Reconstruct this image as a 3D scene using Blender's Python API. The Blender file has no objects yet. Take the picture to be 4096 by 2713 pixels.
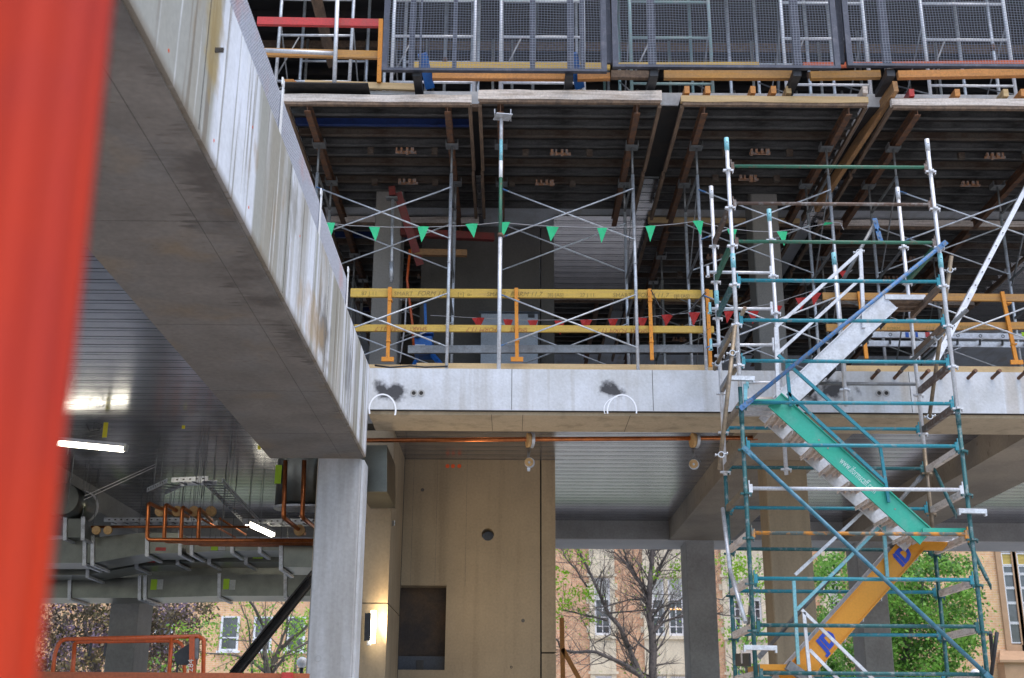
import bpy, math, random
from mathutils import Vector as V, Matrix
random.seed(7)
R = math.radians
sc = bpy.context.scene
COL = sc.collection
# ---------------------------------------------------------------- camera
EZ = 1.65                       # eye height
FPX, CX, CY = 4803.0, 2048.0, 1356.5
TH, RO = R(18.2), R(0.38)
fw = V((0, math.cos(TH), math.sin(TH))); u0 = V((0, -math.sin(TH), math.cos(TH))); r0 = V((1, 0, 0))
rt = r0*math.cos(RO) + u0*math.sin(RO); up = u0*math.cos(RO) - r0*math.sin(RO)
EYE = V((0, 0, EZ))
cd = bpy.data.cameras.new('camera'); cam = bpy.data.objects.new('camera', cd); COL.objects.link(cam)
m = Matrix((rt, up, -fw)).transposed().to_4x4(); m.translation = EYE; cam.matrix_world = m
cd.sensor_width = 36; cd.lens = 36*FPX/4096; cd.clip_end = 600; cd.clip_start = .05
cd.dof.use_dof = True; cd.dof.focus_distance = 15.5; cd.dof.aperture_fstop = 2.9
sc.camera = cam
# ---------------------------------------------------------------- sky, sun, exposure
w = bpy.data.worlds.new('World'); sc.world = w; w.use_nodes = True
nt = w.node_tree; bgn = nt.nodes['Background']
sky = nt.nodes.new('ShaderNodeTexSky'); sky.sky_type = 'NISHITA'; sky.sun_disc = False
sky.sun_elevation = R(66); sky.sun_rotation = R(142); sky.air_density = 1.0; sky.dust_density = 2.0; sky.ozone_density = .6
nt.links.new(sky.outputs[0], bgn.inputs[0]); bgn.inputs[1].default_value = .15
sd = bpy.data.lights.new('sun', 'SUN'); sd.energy = 1.1; sd.angle = R(60); sd.color = (1, .985, .97)
so = bpy.data.objects.new('sun', sd); COL.objects.link(so)
sdir = V((math.sin(R(142))*math.cos(R(66)), math.cos(R(142))*math.cos(R(66)), math.sin(R(66))))
so.rotation_euler = sdir.to_track_quat('Z', 'Y').to_euler()
sc.view_settings.view_transform = 'Standard'; sc.view_settings.look = 'None'
sc.view_settings.gamma = 1; sc.view_settings.use_curve_mapping = False
sc.view_settings.exposure = 0.95
sc.render.engine = 'CYCLES'
sc.cycles.max_bounces = 8; sc.cycles.diffuse_bounces = 5

# ---------------------------------------------------------------- helpers
def P(x, y, Y):                 # point of the depth plane Y seen at photo position x, y
    d = fw + rt*((x-CX)/FPX) - up*((y-CY)/FPX)
    return EYE + d*(Y/d.y)
def PZ(x, y, h):                # point at height h above the eye
    d = fw + rt*((x-CX)/FPX) - up*((y-CY)/FPX)
    return EYE + d*(h/d.z)
def PXp(x, y, X):
    d = fw + rt*((x-CX)/FPX) - up*((y-CY)/FPX)
    return EYE + d*(X/d.x)
D = 1.7304
def PD(x, y, Y): return P(x*D, y*D, Y)

class MB:
    def __init__(s): s.v = []; s.f = []; s.sm = []
    def face(s, pts, sm=False):
        n = len(s.v); s.v += [tuple(p) for p in pts]; s.f.append(tuple(range(n, n+len(pts)))); s.sm.append(sm); return s
    def box(s, a, b):
        x0, y0, z0 = [min(a[i], b[i]) for i in range(3)]; x1, y1, z1 = [max(a[i], b[i]) for i in range(3)]
        return s.hexa([(x0,y0,z0),(x1,y0,z0),(x1,y1,z0),(x0,y1,z0),(x0,y0,z1),(x1,y0,z1),(x1,y1,z1),(x0,y1,z1)])
    def hexa(s, p):
        n = len(s.v); s.v += [tuple(q) for q in p]
        for f in ((0,3,2,1),(4,5,6,7),(0,1,5,4),(1,2,6,5),(2,3,7,6),(3,0,4,7)):
            s.f.append(tuple(n+i for i in f)); s.sm.append(False)
        return s
    def bar(s, a, b, wd, ht, upv=(0,0,1)):
        a = V(a); b = V(b); d = (b-a).normalized(); u = V(upv); sd_ = d.cross(u)
        if sd_.length < 1e-4: sd_ = d.cross(V((1,0,0)))
        sd_.normalize(); u = sd_.cross(d); x = sd_*wd/2; z = u*ht/2
        return s.hexa([a-x-z, a+x-z, b+x-z, b-x-z, a-x+z, a+x+z, b+x+z, b-x+z])
    def tube(s, a, b, r, n=10, r2=None, cap=True):
        a = V(a); b = V(b); d = (b-a)
        if d.length < 1e-6: return s
        d.normalize(); r2 = r if r2 is None else r2
        u = d.orthogonal().normalized(); w_ = d.cross(u); k = len(s.v)
        for c, rr in ((a, r), (b, r2)):
            for i in range(n):
                t = 2*math.pi*i/n; s.v.append(tuple(c + u*(rr*math.cos(t)) + w_*(rr*math.sin(t))))
        for i in range(n):
            j = (i+1) % n; s.f.append((k+i, k+j, k+n+j, k+n+i)); s.sm.append(True)
        if cap:
            s.f.append(tuple(k+i for i in reversed(range(n)))); s.sm.append(False)
            s.f.append(tuple(k+n+i for i in range(n))); s.sm.append(False)
        return s
    def path(s, pts, r, n=8, radii=None):
        pts = [V(p) for p in pts]; k = len(s.v); N = len(pts)
        u = None
        for q, p in enumerate(pts):
            d = (pts[min(q+1, N-1)] - pts[max(q-1, 0)]).normalized()
            if u is None: u = d.orthogonal().normalized()
            u = (u - d*u.dot(d)).normalized(); w_ = d.cross(u); rr = radii[q] if radii else r
            for i in range(n):
                t = 2*math.pi*i/n; s.v.append(tuple(p + u*(rr*math.cos(t)) + w_*(rr*math.sin(t))))
        for q in range(N-1):
            for i in range(n):
                j = (i+1) % n; b0 = k+q*n; s.f.append((b0+i, b0+j, b0+n+j, b0+n+i)); s.sm.append(True)
        s.f.append(tuple(k+i for i in reversed(range(n)))); s.sm.append(False)
        s.f.append(tuple(k+(N-1)*n+i for i in range(n))); s.sm.append(False)
        return s
    def prism(s, pts, off):     # closed outline pushed by the vector off
        pts = [V(p) for p in pts]; off = V(off); n = len(pts); k = len(s.v)
        s.v += [tuple(p) for p in pts] + [tuple(p+off) for p in pts]
        s.f.append(tuple(k+i for i in range(n))); s.sm.append(False)
        s.f.append(tuple(k+n+i for i in reversed(range(n)))); s.sm.append(False)
        for i in range(n):
            j = (i+1) % n; s.f.append((k+j, k+i, k+n+i, k+n+j)); s.sm.append(False)
        return s
    def ibeam(s, a, b, wd, ht, t=.012):
        a = V(a); b = V(b); z = V((0,0,ht/2 - t/2))
        s.bar(a-z, b-z, wd, t); s.bar(a+z, b+z, wd, t)
        return s.bar(a, b, t, ht-2*t-.001)
    def disc(s, c, nrm, r, t, n=20): c = V(c); q = V(nrm).normalized()*t/2; return s.tube(c-q, c+q, r, n)
    def ring(s, c, nrm, r0_, r1_, t, n=24):
        c = V(c); nrm = V(nrm).normalized(); u = nrm.orthogonal().normalized(); w_ = nrm.cross(u); k = len(s.v)
        for rr, o in ((r0_, 0), (r1_, 0), (r1_, t), (r0_, t)):
            for i in range(n):
                a = 2*math.pi*i/n; s.v.append(tuple(c + nrm*o + u*rr*math.cos(a) + w_*rr*math.sin(a)))
        for q in range(4):
            for i in range(n):
                j = (i+1) % n; q2 = (q+1) % 4
                s.f.append((k+q*n+i, k+q*n+j, k+q2*n+j, k+q2*n+i)); s.sm.append(False)
        return s
    def ball(s, c, r, n=16, m_=10):
        c = V(c); k = len(s.v)
        for i in range(m_+1):
            a = math.pi*i/m_
            for j in range(n):
                b = 2*math.pi*j/n; s.v.append(tuple(c+V((math.sin(a)*math.cos(b), math.sin(a)*math.sin(b), math.cos(a)))*r))
        for i in range(m_):
            for j in range(n):
                j2 = (j+1) % n; s.f.append((k+i*n+j, k+(i+1)*n+j, k+(i+1)*n+j2, k+i*n+j2)); s.sm.append(True)
        return s
    def build(s, name, mat_, parent=None, label=None, kind=None):
        me = bpy.data.meshes.new(name)
        o = bpy.data.objects.new(name, me); COL.objects.link(o)
        off = V((0,0,0)); p = parent
        while p is not None: off += p.location; p = p.parent
        me.from_pydata([tuple(V(q)-off) for q in s.v], [], s.f)
        me.polygons.foreach_set('use_smooth', s.sm); me.update()
        me.materials.append(mat_)
        if parent: o.parent = parent
        if label: o['label'] = label
        if kind: o['kind'] = kind
        return o
def thing(name, label, cat, loc=(0,0,0), group=None):
    o = bpy.data.objects.new(name, None); COL.objects.link(o); o.empty_display_size = .2
    o.location = loc; o['label'] = label; o['category'] = cat
    if group: o['group'] = group
    return o
def tag(o, label, cat, group=None):
    o['label'] = label; o['category'] = cat
    if group: o['group'] = group
    return o
KIDS = {}
def copy_tree(o, parent=None):
    c = o.copy(); COL.objects.link(c)
    if parent is not None: c.parent = parent
    for ch in [q for q in bpy.data.objects if q.parent == o]: copy_tree(ch, c)
    return c
def inst(o, parent, loc, rot=None):   # copy of a part that shares its mesh
    c = o.copy(); COL.objects.link(c); c.parent = parent; c.location = loc
    if rot: c.rotation_euler = rot
    return c
def base(o):                    # world offset of a parent chain
    off = V((0,0,0))
    while o is not None: off += o.location; o = o.parent
    return off
def text(name, body, size, origin, xdir, ydir, mat_, parent, shear=0, depth=.001, align='LEFT', label=None, sx=1, bold=0):
    cu = bpy.data.curves.new(name, 'FONT'); cu.body = body; cu.size = size; cu.shear = shear; cu.extrude = depth; cu.align_x = align; cu.resolution_u = 2; cu.offset = bold
    t = bpy.data.objects.new('tmp', cu); COL.objects.link(t)
    me = bpy.data.meshes.new_from_object(t.evaluated_get(bpy.context.evaluated_depsgraph_get()))
    bpy.data.objects.remove(t)
    o = bpy.data.objects.new(name, me); COL.objects.link(o); me.name = name
    xd = V(xdir).normalized(); yd = V(ydir); yd = (yd - xd*yd.dot(xd)).normalized(); zd = xd.cross(yd)
    off = base(parent) if parent else V((0,0,0)); org = V(origin)-off
    for v in me.vertices: v.co = org + xd*v.co.x*sx + yd*v.co.y + zd*v.co.z
    me.materials.clear(); me.materials.append(mat_)
    if parent: o.parent = parent
    return o

# ---------------------------------------------------------------- materials
def N(nt_, t, **k):
    n = nt_.nodes.new(t)
    for a, b in k.items(): setattr(n, a, b)
    return n
def mat(name, c1, c2=None, scale=4, thr=(.4, .65), rough=.6, metal=0, bump=.0, bscale=40, stretch=(1,1,1), fine=.15, spec=.5, emit=0, extra=None, wv=None):
    M_ = bpy.data.materials.new(name); M_.use_nodes = True; t = M_.node_tree; L = t.links.new
    b = t.nodes['Principled BSDF']; b.inputs['Roughness'].default_value = rough; b.inputs['Metallic'].default_value = metal
    b.inputs['Specular IOR Level'].default_value = spec
    tc = N(t, 'ShaderNodeTexCoord'); mp = N(t, 'ShaderNodeMapping'); mp.inputs['Scale'].default_value = stretch
    L(tc.outputs['Object'], mp.inputs[0])
    col = None
    if c2 is not None:
        n1 = N(t, 'ShaderNodeTexNoise'); n1.inputs['Scale'].default_value = scale; n1.inputs['Detail'].default_value = 7; n1.inputs['Roughness'].default_value = .6
        L(mp.outputs[0], n1.inputs[0])
        mr = N(t, 'ShaderNodeMapRange'); mr.inputs[1].default_value = thr[0]; mr.inputs[2].default_value = thr[1]; L(n1.outputs[0], mr.inputs[0])
        mx = N(t, 'ShaderNodeMix', data_type='RGBA'); mx.inputs[6].default_value = (*c1, 1); mx.inputs[7].default_value = (*c2, 1)
        L(mr.outputs[0], mx.inputs[0]); col = mx.outputs[2]
    if extra: col = extra(t, tc, col)
    n2 = N(t, 'ShaderNodeTexNoise'); n2.inputs['Scale'].default_value = bscale; n2.inputs['Detail'].default_value = 4
    L(mp.outputs[0] if stretch == (1,1,1) else tc.outputs['Object'], n2.inputs[0])
    if fine:
        r2 = N(t, 'ShaderNodeMapRange'); r2.inputs[1].default_value = .3; r2.inputs[2].default_value = .7; r2.inputs[3].default_value = 1-fine; r2.inputs[4].default_value = 1+fine; L(n2.outputs[0], r2.inputs[0])
        ml = N(t, 'ShaderNodeMix', data_type='RGBA', blend_type='MULTIPLY'); ml.inputs[0].default_value = 1
        if col: L(col, ml.inputs[6])
        else: ml.inputs[6].default_value = (*c1, 1)
        L(r2.outputs[0], ml.inputs[7]); col = ml.outputs[2]
    if col: L(col, b.inputs['Base Color'])
    else: b.inputs['Base Color'].default_value = (*c1, 1)
    if bump:
        bp = N(t, 'ShaderNodeBump'); bp.inputs['Strength'].default_value = bump; bp.inputs['Distance'].default_value = .01
        L(n2.outputs[0], bp.inputs['Height']); L(bp.outputs[0], b.inputs['Normal'])
    if emit:
        b.inputs['Emission Color'].default_value = (*c1, 1); b.inputs['Emission Strength'].default_value = emit
    return M_
def layer(t, col, c, fac):      # mix colour c over col by socket fac
    mx = N(t, 'ShaderNodeMix', data_type='RGBA'); t.links.new(col, mx.inputs[6]); mx.inputs[7].default_value = (*c, 1); t.links.new(fac, mx.inputs[0]); return mx.outputs[2]
def nz(t, tc, scale, stretch, a, b, detail=6, loc=(0,0,0), mx=1.0):
    mp = N(t, 'ShaderNodeMapping'); mp.inputs['Scale'].default_value = stretch; mp.inputs['Location'].default_value = loc; t.links.new(tc.outputs['Object'], mp.inputs[0])
    n = N(t, 'ShaderNodeTexNoise'); n.inputs['Scale'].default_value = scale; n.inputs['Detail'].default_value = detail; t.links.new(mp.outputs[0], n.inputs[0])
    r = N(t, 'ShaderNodeMapRange'); r.inputs[1].default_value = a; r.inputs[2].default_value = b; r.inputs[4].default_value = mx; t.links.new(n.outputs[0], r.inputs[0]); return r.outputs[0]
def mth(t, op, a, b):
    n = N(t, 'ShaderNodeMath', operation=op)
    for i, q in enumerate((a, b)):
        if isinstance(q, (int, float)): n.inputs[i].default_value = q
        else: t.links.new(q, n.inputs[i])
    return n.outputs[0]
def spot(t, tc, c, rad, sharp=.35, amp=.9, ns=6):   # noisy blot round a world point
    mp = N(t, 'ShaderNodeMapping'); mp.vector_type = 'TEXTURE'; mp.inputs['Location'].default_value = c; mp.inputs['Scale'].default_value = rad
    t.links.new(tc.outputs['Object'], mp.inputs[0])
    ln = N(t, 'ShaderNodeVectorMath', operation='LENGTH'); t.links.new(mp.outputs[0], ln.inputs[0])
    no = nz(t, tc, ns, (1,1,1), .3, .7, 8)
    d = mth(t, 'ADD', ln.outputs['Value'], mth(t, 'MULTIPLY', no, amp))
    r = N(t, 'ShaderNodeMapRange'); r.inputs[1].default_value = 1+sharp; r.inputs[2].default_value = 1-sharp*.2; t.links.new(d, r.inputs[0]); return r.outputs[0]
def axis(t, tc, i):
    s_ = N(t, 'ShaderNodeSeparateXYZ'); t.links.new(tc.outputs['Object'], s_.inputs[0]); return s_.outputs[i]

def ex_streak(t, tc, col):      # long beam: rain-washed streaks, tie marks
    g = nz(t, tc, 1.0, (0,2.0,.10), .49, .55, 4)
    col = layer(t, col, (.30,.29,.235), mth(t, 'MULTIPLY', g, .85))
    g3 = nz(t, tc, 1.0, (0,.8,.05), .55, .62, 3, (0,3,0))
    col = layer(t, col, (.33,.30,.24), mth(t, 'MULTIPLY', g3, .7))
    g2 = nz(t, tc, 1.0, (0,11,.3), .58, .63, 5)
    col = layer(t, col, (.20,.17,.13), mth(t, 'MULTIPLY', g2, .8))
    g4 = nz(t, tc, 1.0, (0,17,.4), .60, .68, 4, (0,9,0))
    col = layer(t, col, (.80,.82,.84), mth(t, 'MULTIPLY', g4, .9))
    g5 = nz(t, tc, 3.0, (1,1,.5), .62, .72, 5)
    col = layer(t, col, (.33,.22,.09), mth(t, 'MULTIPLY', g5, .5))
    for (px_, py_, ry, rz, cc, ff) in ((1290,1330,.5,.35,(.10,.095,.09),.8),(1255,1290,.9,.30,(.45,.30,.14),.55),(1395,1480,.35,.45,(.13,.13,.13),.6),(860,90,.25,.5,(.36,.25,.07),.7),(1180,830,.5,.25,(.24,.22,.18),.6)):
        q_ = PXp(px_,py_,XB1); col = layer(t, col, cc, mth(t, 'MULTIPLY', spot(t, tc, (XB1,q_.y,q_.z), (.5,ry,rz), .5, 1.1, 4), ff))
    z = axis(t, tc, 2)          # dark brown band for the chamfered lower arris
    r = N(t, 'ShaderNodeMapRange'); r.inputs[1].default_value = 4.93+.06; r.inputs[2].default_value = 4.93-.01; t.links.new(z, r.inputs[0])
    col = layer(t, col, (.17,.13,.09), mth(t, 'MULTIPLY', r.outputs[0], .8))
    return col
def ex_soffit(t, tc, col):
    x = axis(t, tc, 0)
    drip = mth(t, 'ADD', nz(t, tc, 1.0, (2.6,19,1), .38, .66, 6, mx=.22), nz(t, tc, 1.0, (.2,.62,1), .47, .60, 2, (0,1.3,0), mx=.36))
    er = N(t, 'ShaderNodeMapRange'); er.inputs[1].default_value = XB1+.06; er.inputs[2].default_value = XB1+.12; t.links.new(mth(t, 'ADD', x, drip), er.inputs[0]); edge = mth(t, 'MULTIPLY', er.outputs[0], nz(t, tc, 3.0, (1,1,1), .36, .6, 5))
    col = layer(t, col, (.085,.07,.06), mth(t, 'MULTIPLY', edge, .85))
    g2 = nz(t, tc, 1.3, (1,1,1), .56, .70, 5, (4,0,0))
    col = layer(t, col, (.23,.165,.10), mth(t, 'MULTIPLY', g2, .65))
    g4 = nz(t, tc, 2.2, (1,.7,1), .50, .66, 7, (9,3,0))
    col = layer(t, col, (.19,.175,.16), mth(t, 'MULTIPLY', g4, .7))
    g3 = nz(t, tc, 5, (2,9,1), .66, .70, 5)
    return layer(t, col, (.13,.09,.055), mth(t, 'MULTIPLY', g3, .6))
def ex_soffp(t, tc, col):
    g4 = nz(t, tc, 1.2, (1,.7,1), .45, .66, 6, (9,3,0)); col = layer(t, col, (.22,.185,.15), mth(t, 'MULTIPLY', g4, .6))
    g3 = nz(t, tc, 6, (6,1.2,1), .66, .70, 5); return layer(t, col, (.12,.08,.045), mth(t, 'MULTIPLY', g3, .5))
XB1 = PZ(1465,1839,3.25).x
SP1 = P(1555, 1568, 14.7); SP2 = P(2440, 1565, 14.7); SP3 = P(3320, 1560, 14.7)
def ex_edge(t, tc, col):
    g = nz(t, tc, 1.0, (7,1,.25), .52, .66, 4)
    col = layer(t, col, (.40,.385,.36), mth(t, 'MULTIPLY', g, .55))
    g = nz(t, tc, 1.0, (3,1,.1), .62, .66, 4, (5,0,0))
    col = layer(t, col, (.36,.27,.17), mth(t, 'MULTIPLY', g, .35))
    for c, rd in ((SP1, (.27,.3,.17)), (SP2, (.28,.3,.14)), (SP3, (.34,.3,.20))):
        col = layer(t, col, (.055,.055,.06), spot(t, tc, c, rd))
    g = nz(t, tc, 60, (1,1,1), .70, .74, 3)
    return layer(t, col, (.15,.14,.13), mth(t, 'MULTIPLY', g, .6))
def ex_tan(t, tc, col):
    g = nz(t, tc, 1.0, (5,5,.3), .5, .7, 5)
    col = layer(t, col, (.20,.155,.10), mth(t, 'MULTIPLY', g, .45))
    g = nz(t, tc, 25, (3,1,14), .68, .73, 4)
    return layer(t, col, (.13,.07,.03), mth(t, 'MULTIPLY', g, .6))

def ex_brick(c1, c2, mo, sc_=1.0):
    def f(t, tc, col):
        mp = N(t, 'ShaderNodeMapping'); mp.inputs['Rotation'].default_value = (R(90), 0, 0); t.links.new(tc.outputs['Object'], mp.inputs[0])
        b = N(t, 'ShaderNodeTexBrick'); b.inputs['Scale'].default_value = 1; b.inputs['Brick Width'].default_value = .24*sc_*1.35; b.inputs['Row Height'].default_value = .086*sc_*1.35
        b.inputs['Mortar Size'].default_value = .014; b.inputs['Color1'].default_value = (*c1,1); b.inputs['Color2'].default_value = (*c2,1); b.inputs['Mortar'].default_value = (*mo,1); b.inputs['Bias'].default_value = -.1
        t.links.new(mp.outputs[0], b.inputs[0]); g = nz(t, tc, .8, (1,1,1), .4, .7)
        return layer(t, b.outputs[0], (.30,.21,.13), mth(t, 'MULTIPLY', g, .3))
    return f

m_edge = mat('edge_beam_concrete', (.60,.62,.66), (.49,.50,.51), 2.6, (.35,.65), .8, bump=.25, bscale=30, fine=.07, extra=ex_edge)
m_beam = mat('streaked_concrete', (.76,.79,.86), (.63,.65,.68), 1.2, (.35,.7), .55, bump=.15, bscale=25, fine=.07, extra=ex_streak)
m_soff = mat('soffit_concrete', (.215,.188,.163), (.145,.125,.108), 1.4, (.35,.7), .75, bump=.3, bscale=22, fine=.1, extra=ex_soffit)  # underside shade is put into the dark brown base
m_soffp = mat('brown_soffit_concrete', (.40,.33,.25), (.31,.26,.20), 1.0, (.35,.7), .75, bump=.2, bscale=25, fine=.08, extra=ex_soffp)
m_core = mat('core_concrete', (.37,.29,.19), (.28,.22,.145), .8, (.3,.7), .85, bump=.2, bscale=30, fine=.08, extra=ex_tan)  # warm lamp light is put into the wall colour
m_upc = mat('shade_toned_concrete', (.12,.11,.10), (.08,.074,.068), 1.2, (.35,.7), .85, bump=.2, bscale=30, fine=.1)  # concrete darkened so the colour carries the interior shade
m_tan = mat('lamp_warm_concrete', (.56,.45,.31), (.44,.35,.235), .9, (.3,.7), .85, bump=.2, bscale=30, fine=.08, extra=ex_tan)  # tan base paints the warm lamplight on the front soffit
m_conc = mat('plain_concrete', (.40,.39,.375), (.29,.28,.265), 1.5, (.35,.7), .85, bump=.3, bscale=25, fine=.1)
m_col = mat('column_concrete', (.43,.435,.45), (.33,.325,.32), 1.2, (.4,.62), .8, bump=.15, bscale=25, fine=.07, stretch=(4,4,.35))
m_darkc = mat('shadow_joint', (.05,.045,.04), rough=.9)
m_deck = mat('galvanised_deck', (.52,.52,.55), (.40,.40,.43), 3, (.3,.7), .22, .85, bump=.12, bscale=2.2, fine=.06)
m_galv = mat('galvanised_steel', (.62,.635,.66), (.40,.40,.41), 9, (.45,.7), .42, .55, bump=.1, bscale=60)
m_galvd = mat('weathered_galvanised', (.24,.245,.25), (.15,.147,.145), 7, (.4,.7), .5, .5)
m_alu = mat('aluminium', (.66,.665,.69), (.48,.475,.47), 10, (.5,.72), .45, .35)
m_teal = mat('teal_paint', (.022,.22,.28), (.22,.25,.24), 15, (.55,.70), .45, .1, bscale=70)
m_tealw = mat('worn_teal_paint', (.02,.105,.11), (.17,.21,.21), 17, (.52,.66), .55, .15, bscale=70)
m_tealp = mat('pale_teal_sleeve', (.22,.52,.58), (.5,.55,.55), 12, (.55,.7), .5)
m_green = mat('green_paint', (.035,.14,.085), (.14,.10,.07), 16, (.55,.68), .5, bscale=70)
m_greenb = mat('green_stringer_paint', (.03,.40,.28), (.10,.38,.29), 5, (.5,.75), .45, fine=.06)
m_brown = mat('brown_worn_tube', (.12,.075,.055), (.28,.27,.26), 14, (.5,.7), .5, .2)
m_blue = mat('blue_paint', (.055,.17,.38), (.15,.18,.22), 26, (.47,.60), .5, bscale=70)
m_blued = mat('dark_blue_paint', (.012,.03,.12), (.01,.018,.06), 6, (.5,.7), .5)
m_blueb = mat('bright_blue_paint', (.02,.15,.50), (.015,.07,.26), 6, (.5,.7), .45)
m_rusto = mat('orange_and_rust_tube', (.55,.22,.03), (.10,.13,.12), 11, (.42,.55), .6)
m_rust = mat('rusty_steel', (.17,.075,.035), (.09,.055,.04), 9, (.4,.6), .8, bump=.3, bscale=80)
m_rustb = mat('rusty_block', (.42,.21,.11), (.30,.26,.24), 14, (.45,.6), .8)
m_oldtub = mat('old_bronze_tube', (.30,.23,.15), (.20,.155,.11), 12, (.4,.6), .45, .35)
m_yel = mat('yellow_stringer_paint', (.66,.28,.018), (.60,.30,.08), 9, (.62,.7), .45, fine=.06)
m_orp = mat('orange_post_paint', (.66,.24,.012), (.22,.085,.03), 22, (.60,.68), .5, fine=.1)
m_lvl = mat('yellow_formply_timber', (.60,.39,.065), (.50,.32,.08), 8, (.35,.7), .7, stretch=(.25,1,3), fine=.1)
m_lvl2 = mat('grimy_orange_timber', (.50,.245,.05), (.36,.20,.085), 7, (.35,.7), .7, stretch=(.25,1,3), fine=.12)
m_pine = mat('new_pine', (.62,.44,.23), (.52,.35,.165), 6, (.35,.65), .65, stretch=(.2,1,5), fine=.06)
m_pale = mat('bleached_timber', (.74,.65,.58), (.38,.29,.22), 7, (.45,.75), .8, bump=.3, stretch=(.3,1,5), fine=.12)
m_ortim = mat('orange_sawn_timber', (.62,.27,.075), (.50,.23,.09), 8, (.4,.7), .75, stretch=(.3,1,4))
m_brtim = mat('brown_timber', (.22,.145,.095), (.13,.09,.065), 6, (.4,.65), .8, stretch=(3,.5,3))
m_ply = mat('black_formply', (.022,.02,.02), (.05,.035,.025), 3, (.5,.8), .6)
m_joist = mat('grey_steel_joist', (.135,.13,.125), (.05,.047,.044), 5, (.4,.65), .55, .3, stretch=(.6,1,2))  # steel darkened to paint in the shade under the tables
m_joistr = mat('rust_stained_joist', (.115,.09,.07), (.075,.045,.03), 5, (.45,.62), .6, .2, stretch=(.8,1,2))  # rust stains on a base darkened for the same shade
m_dkst = mat('dark_screen_frame', (.06,.065,.085), (.11,.11,.13), 8, (.5,.75), .45, .4)
m_wire = mat('screen_wire', (.24,.26,.31), rough=.5, metal=.3, fine=0)
m_wired = mat('dark_screen_wire', (.09,.09,.10), rough=.5, metal=.3, fine=0)
m_black = mat('black_steel', (.02,.02,.022), (.04,.04,.045), 8, (.4,.7), .5)
m_blktim = mat('charred_black_timber', (.018,.017,.017), (.04,.033,.028), 10, (.4,.7), .8)
m_redd = mat('dull_red_paint', (.17,.02,.018), (.12,.03,.02), 8, (.4,.7), .6)
m_redp = mat('red_paint', (.48,.035,.03), (.38,.05,.04), 8, (.5,.7), .4)
m_orlift = mat('orange_lift_paint', (.50,.085,.015), (.38,.07,.02), 6, (.5,.75), .35)
m_plast = mat('red_barrier_plastic', (.56,.045,.012), (.38,.036,.028), 1.2, (.3,.7), .65, fine=0, stretch=(3,3,2.2), spec=.15)
m_copper = mat('copper_pipe', (.62,.20,.065), (.42,.13,.05), 7, (.4,.7), .28, .85)
m_duct = mat('galvanised_duct', (.21,.215,.19), (.14,.145,.13), 2.2, (.35,.65), .30, 1.0, fine=.05)
m_tapeg = mat('lime_label', (.42,.68,.02), rough=.5, fine=.04)
m_tapey = mat('yellow_tape', (.65,.55,.02), rough=.5, fine=.04)
m_tapeb = mat('blue_sticker', (.02,.10,.45), rough=.5, fine=.04)
m_white = mat('white_plastic', (.80,.80,.80), rough=.4, fine=.04)
m_print = mat('faded_black_print', (.26,.18,.05), rough=.8, fine=.2)
m_printr = mat('faded_red_print', (.36,.13,.05), rough=.8, fine=.2)
m_textw = mat('white_print', (.55,.72,.68), rough=.6, fine=.05)
m_bluepr = mat('blue_print', (.015,.06,.45), rough=.5, fine=.05)
m_spray = mat('white_spray_paint', (.85,.86,.90), rough=.7, fine=.03)
m_ospray = mat('orange_spray_paint', (.75,.10,.02), rough=.7, fine=.03)
m_pgreen = mat('green_pennant', (.03,.55,.23), rough=.55, fine=.08, bscale=9)
m_pred = mat('red_pennant', (.50,.02,.015), rough=.55, fine=.08, bscale=9)
m_cord = mat('grey_cord', (.50,.48,.48), rough=.8, fine=.05)
m_tube = mat('lit_tube', (1,.93,.74), emit=10, fine=0)
m_flood = mat('lit_flood_glass', (1,.86,.62), emit=16, fine=0)
m_pad = mat('timber_pipe_block', (.60,.38,.17), (.52,.32,.13), 9, (.4,.6), .7)
m_brick = mat('orange_brick', (.4,.2,.1), rough=.85, fine=.18, bscale=3, extra=ex_brick((.64,.32,.18), (.70,.46,.27), (.62,.50,.38)))
m_brick2 = mat('buff_brick', (.4,.2,.1), rough=.85, fine=.12, bscale=3, extra=ex_brick((.70,.38,.20), (.72,.47,.24), (.72,.53,.37)))
m_stone = mat('cream_stone', (.74,.67,.52), (.60,.54,.42), 1.5, (.35,.7), .8, bump=.3, bscale=12)
m_stone2 = mat('brown_sandstone', (.48,.30,.18), (.38,.235,.14), 1.3, (.35,.7), .8)
m_cream = mat('apricot_render', (.72,.49,.24), (.62,.42,.21), 1.2, (.35,.7), .8)
m_glass = mat('dark_window_glass', (.04,.05,.06), (.10,.11,.13), .7, (.4,.6), .08, spec=.8, fine=0)
m_blind = mat('yellow_blind', (.52,.38,.10), (.42,.30,.08), 5, (.4,.6), .7, stretch=(.2,1,3))
m_sash = mat('white_window_paint', (.75,.76,.80), rough=.5, fine=.05)
m_bark = mat('dark_bark', (.10,.085,.082), (.17,.145,.13), 9, (.4,.65), .9, bump=.4, bscale=30)
m_bark2 = mat('grey_bark', (.14,.125,.105), (.20,.18,.155), 9, (.4,.65), .9)
def leafmat(n, a, b, tr=.35):
    M_ = mat(n, a, b, .9, (.35,.65), .55, fine=.3, bscale=2.2)
    t = M_.node_tree; p = t.nodes['Principled BSDF']; tl = N(t, 'ShaderNodeBsdfTranslucent'); ms = N(t, 'ShaderNodeMixShader'); ms.inputs[0].default_value = tr
    src = p.inputs['Base Color'].links[0].from_socket; t.links.new(src, tl.inputs[0]); t.links.new(p.outputs[0], ms.inputs[1]); t.links.new(tl.outputs[0], ms.inputs[2])
    t.links.new(ms.outputs[0], t.nodes['Material Output'].inputs[0]); return M_
m_leafg = leafmat('green_leaves', (.17,.38,.07), (.30,.54,.10), .5)
m_leafd = leafmat('shaded_green_leaves', (.06,.15,.03), (.09,.21,.04), .35)
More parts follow.
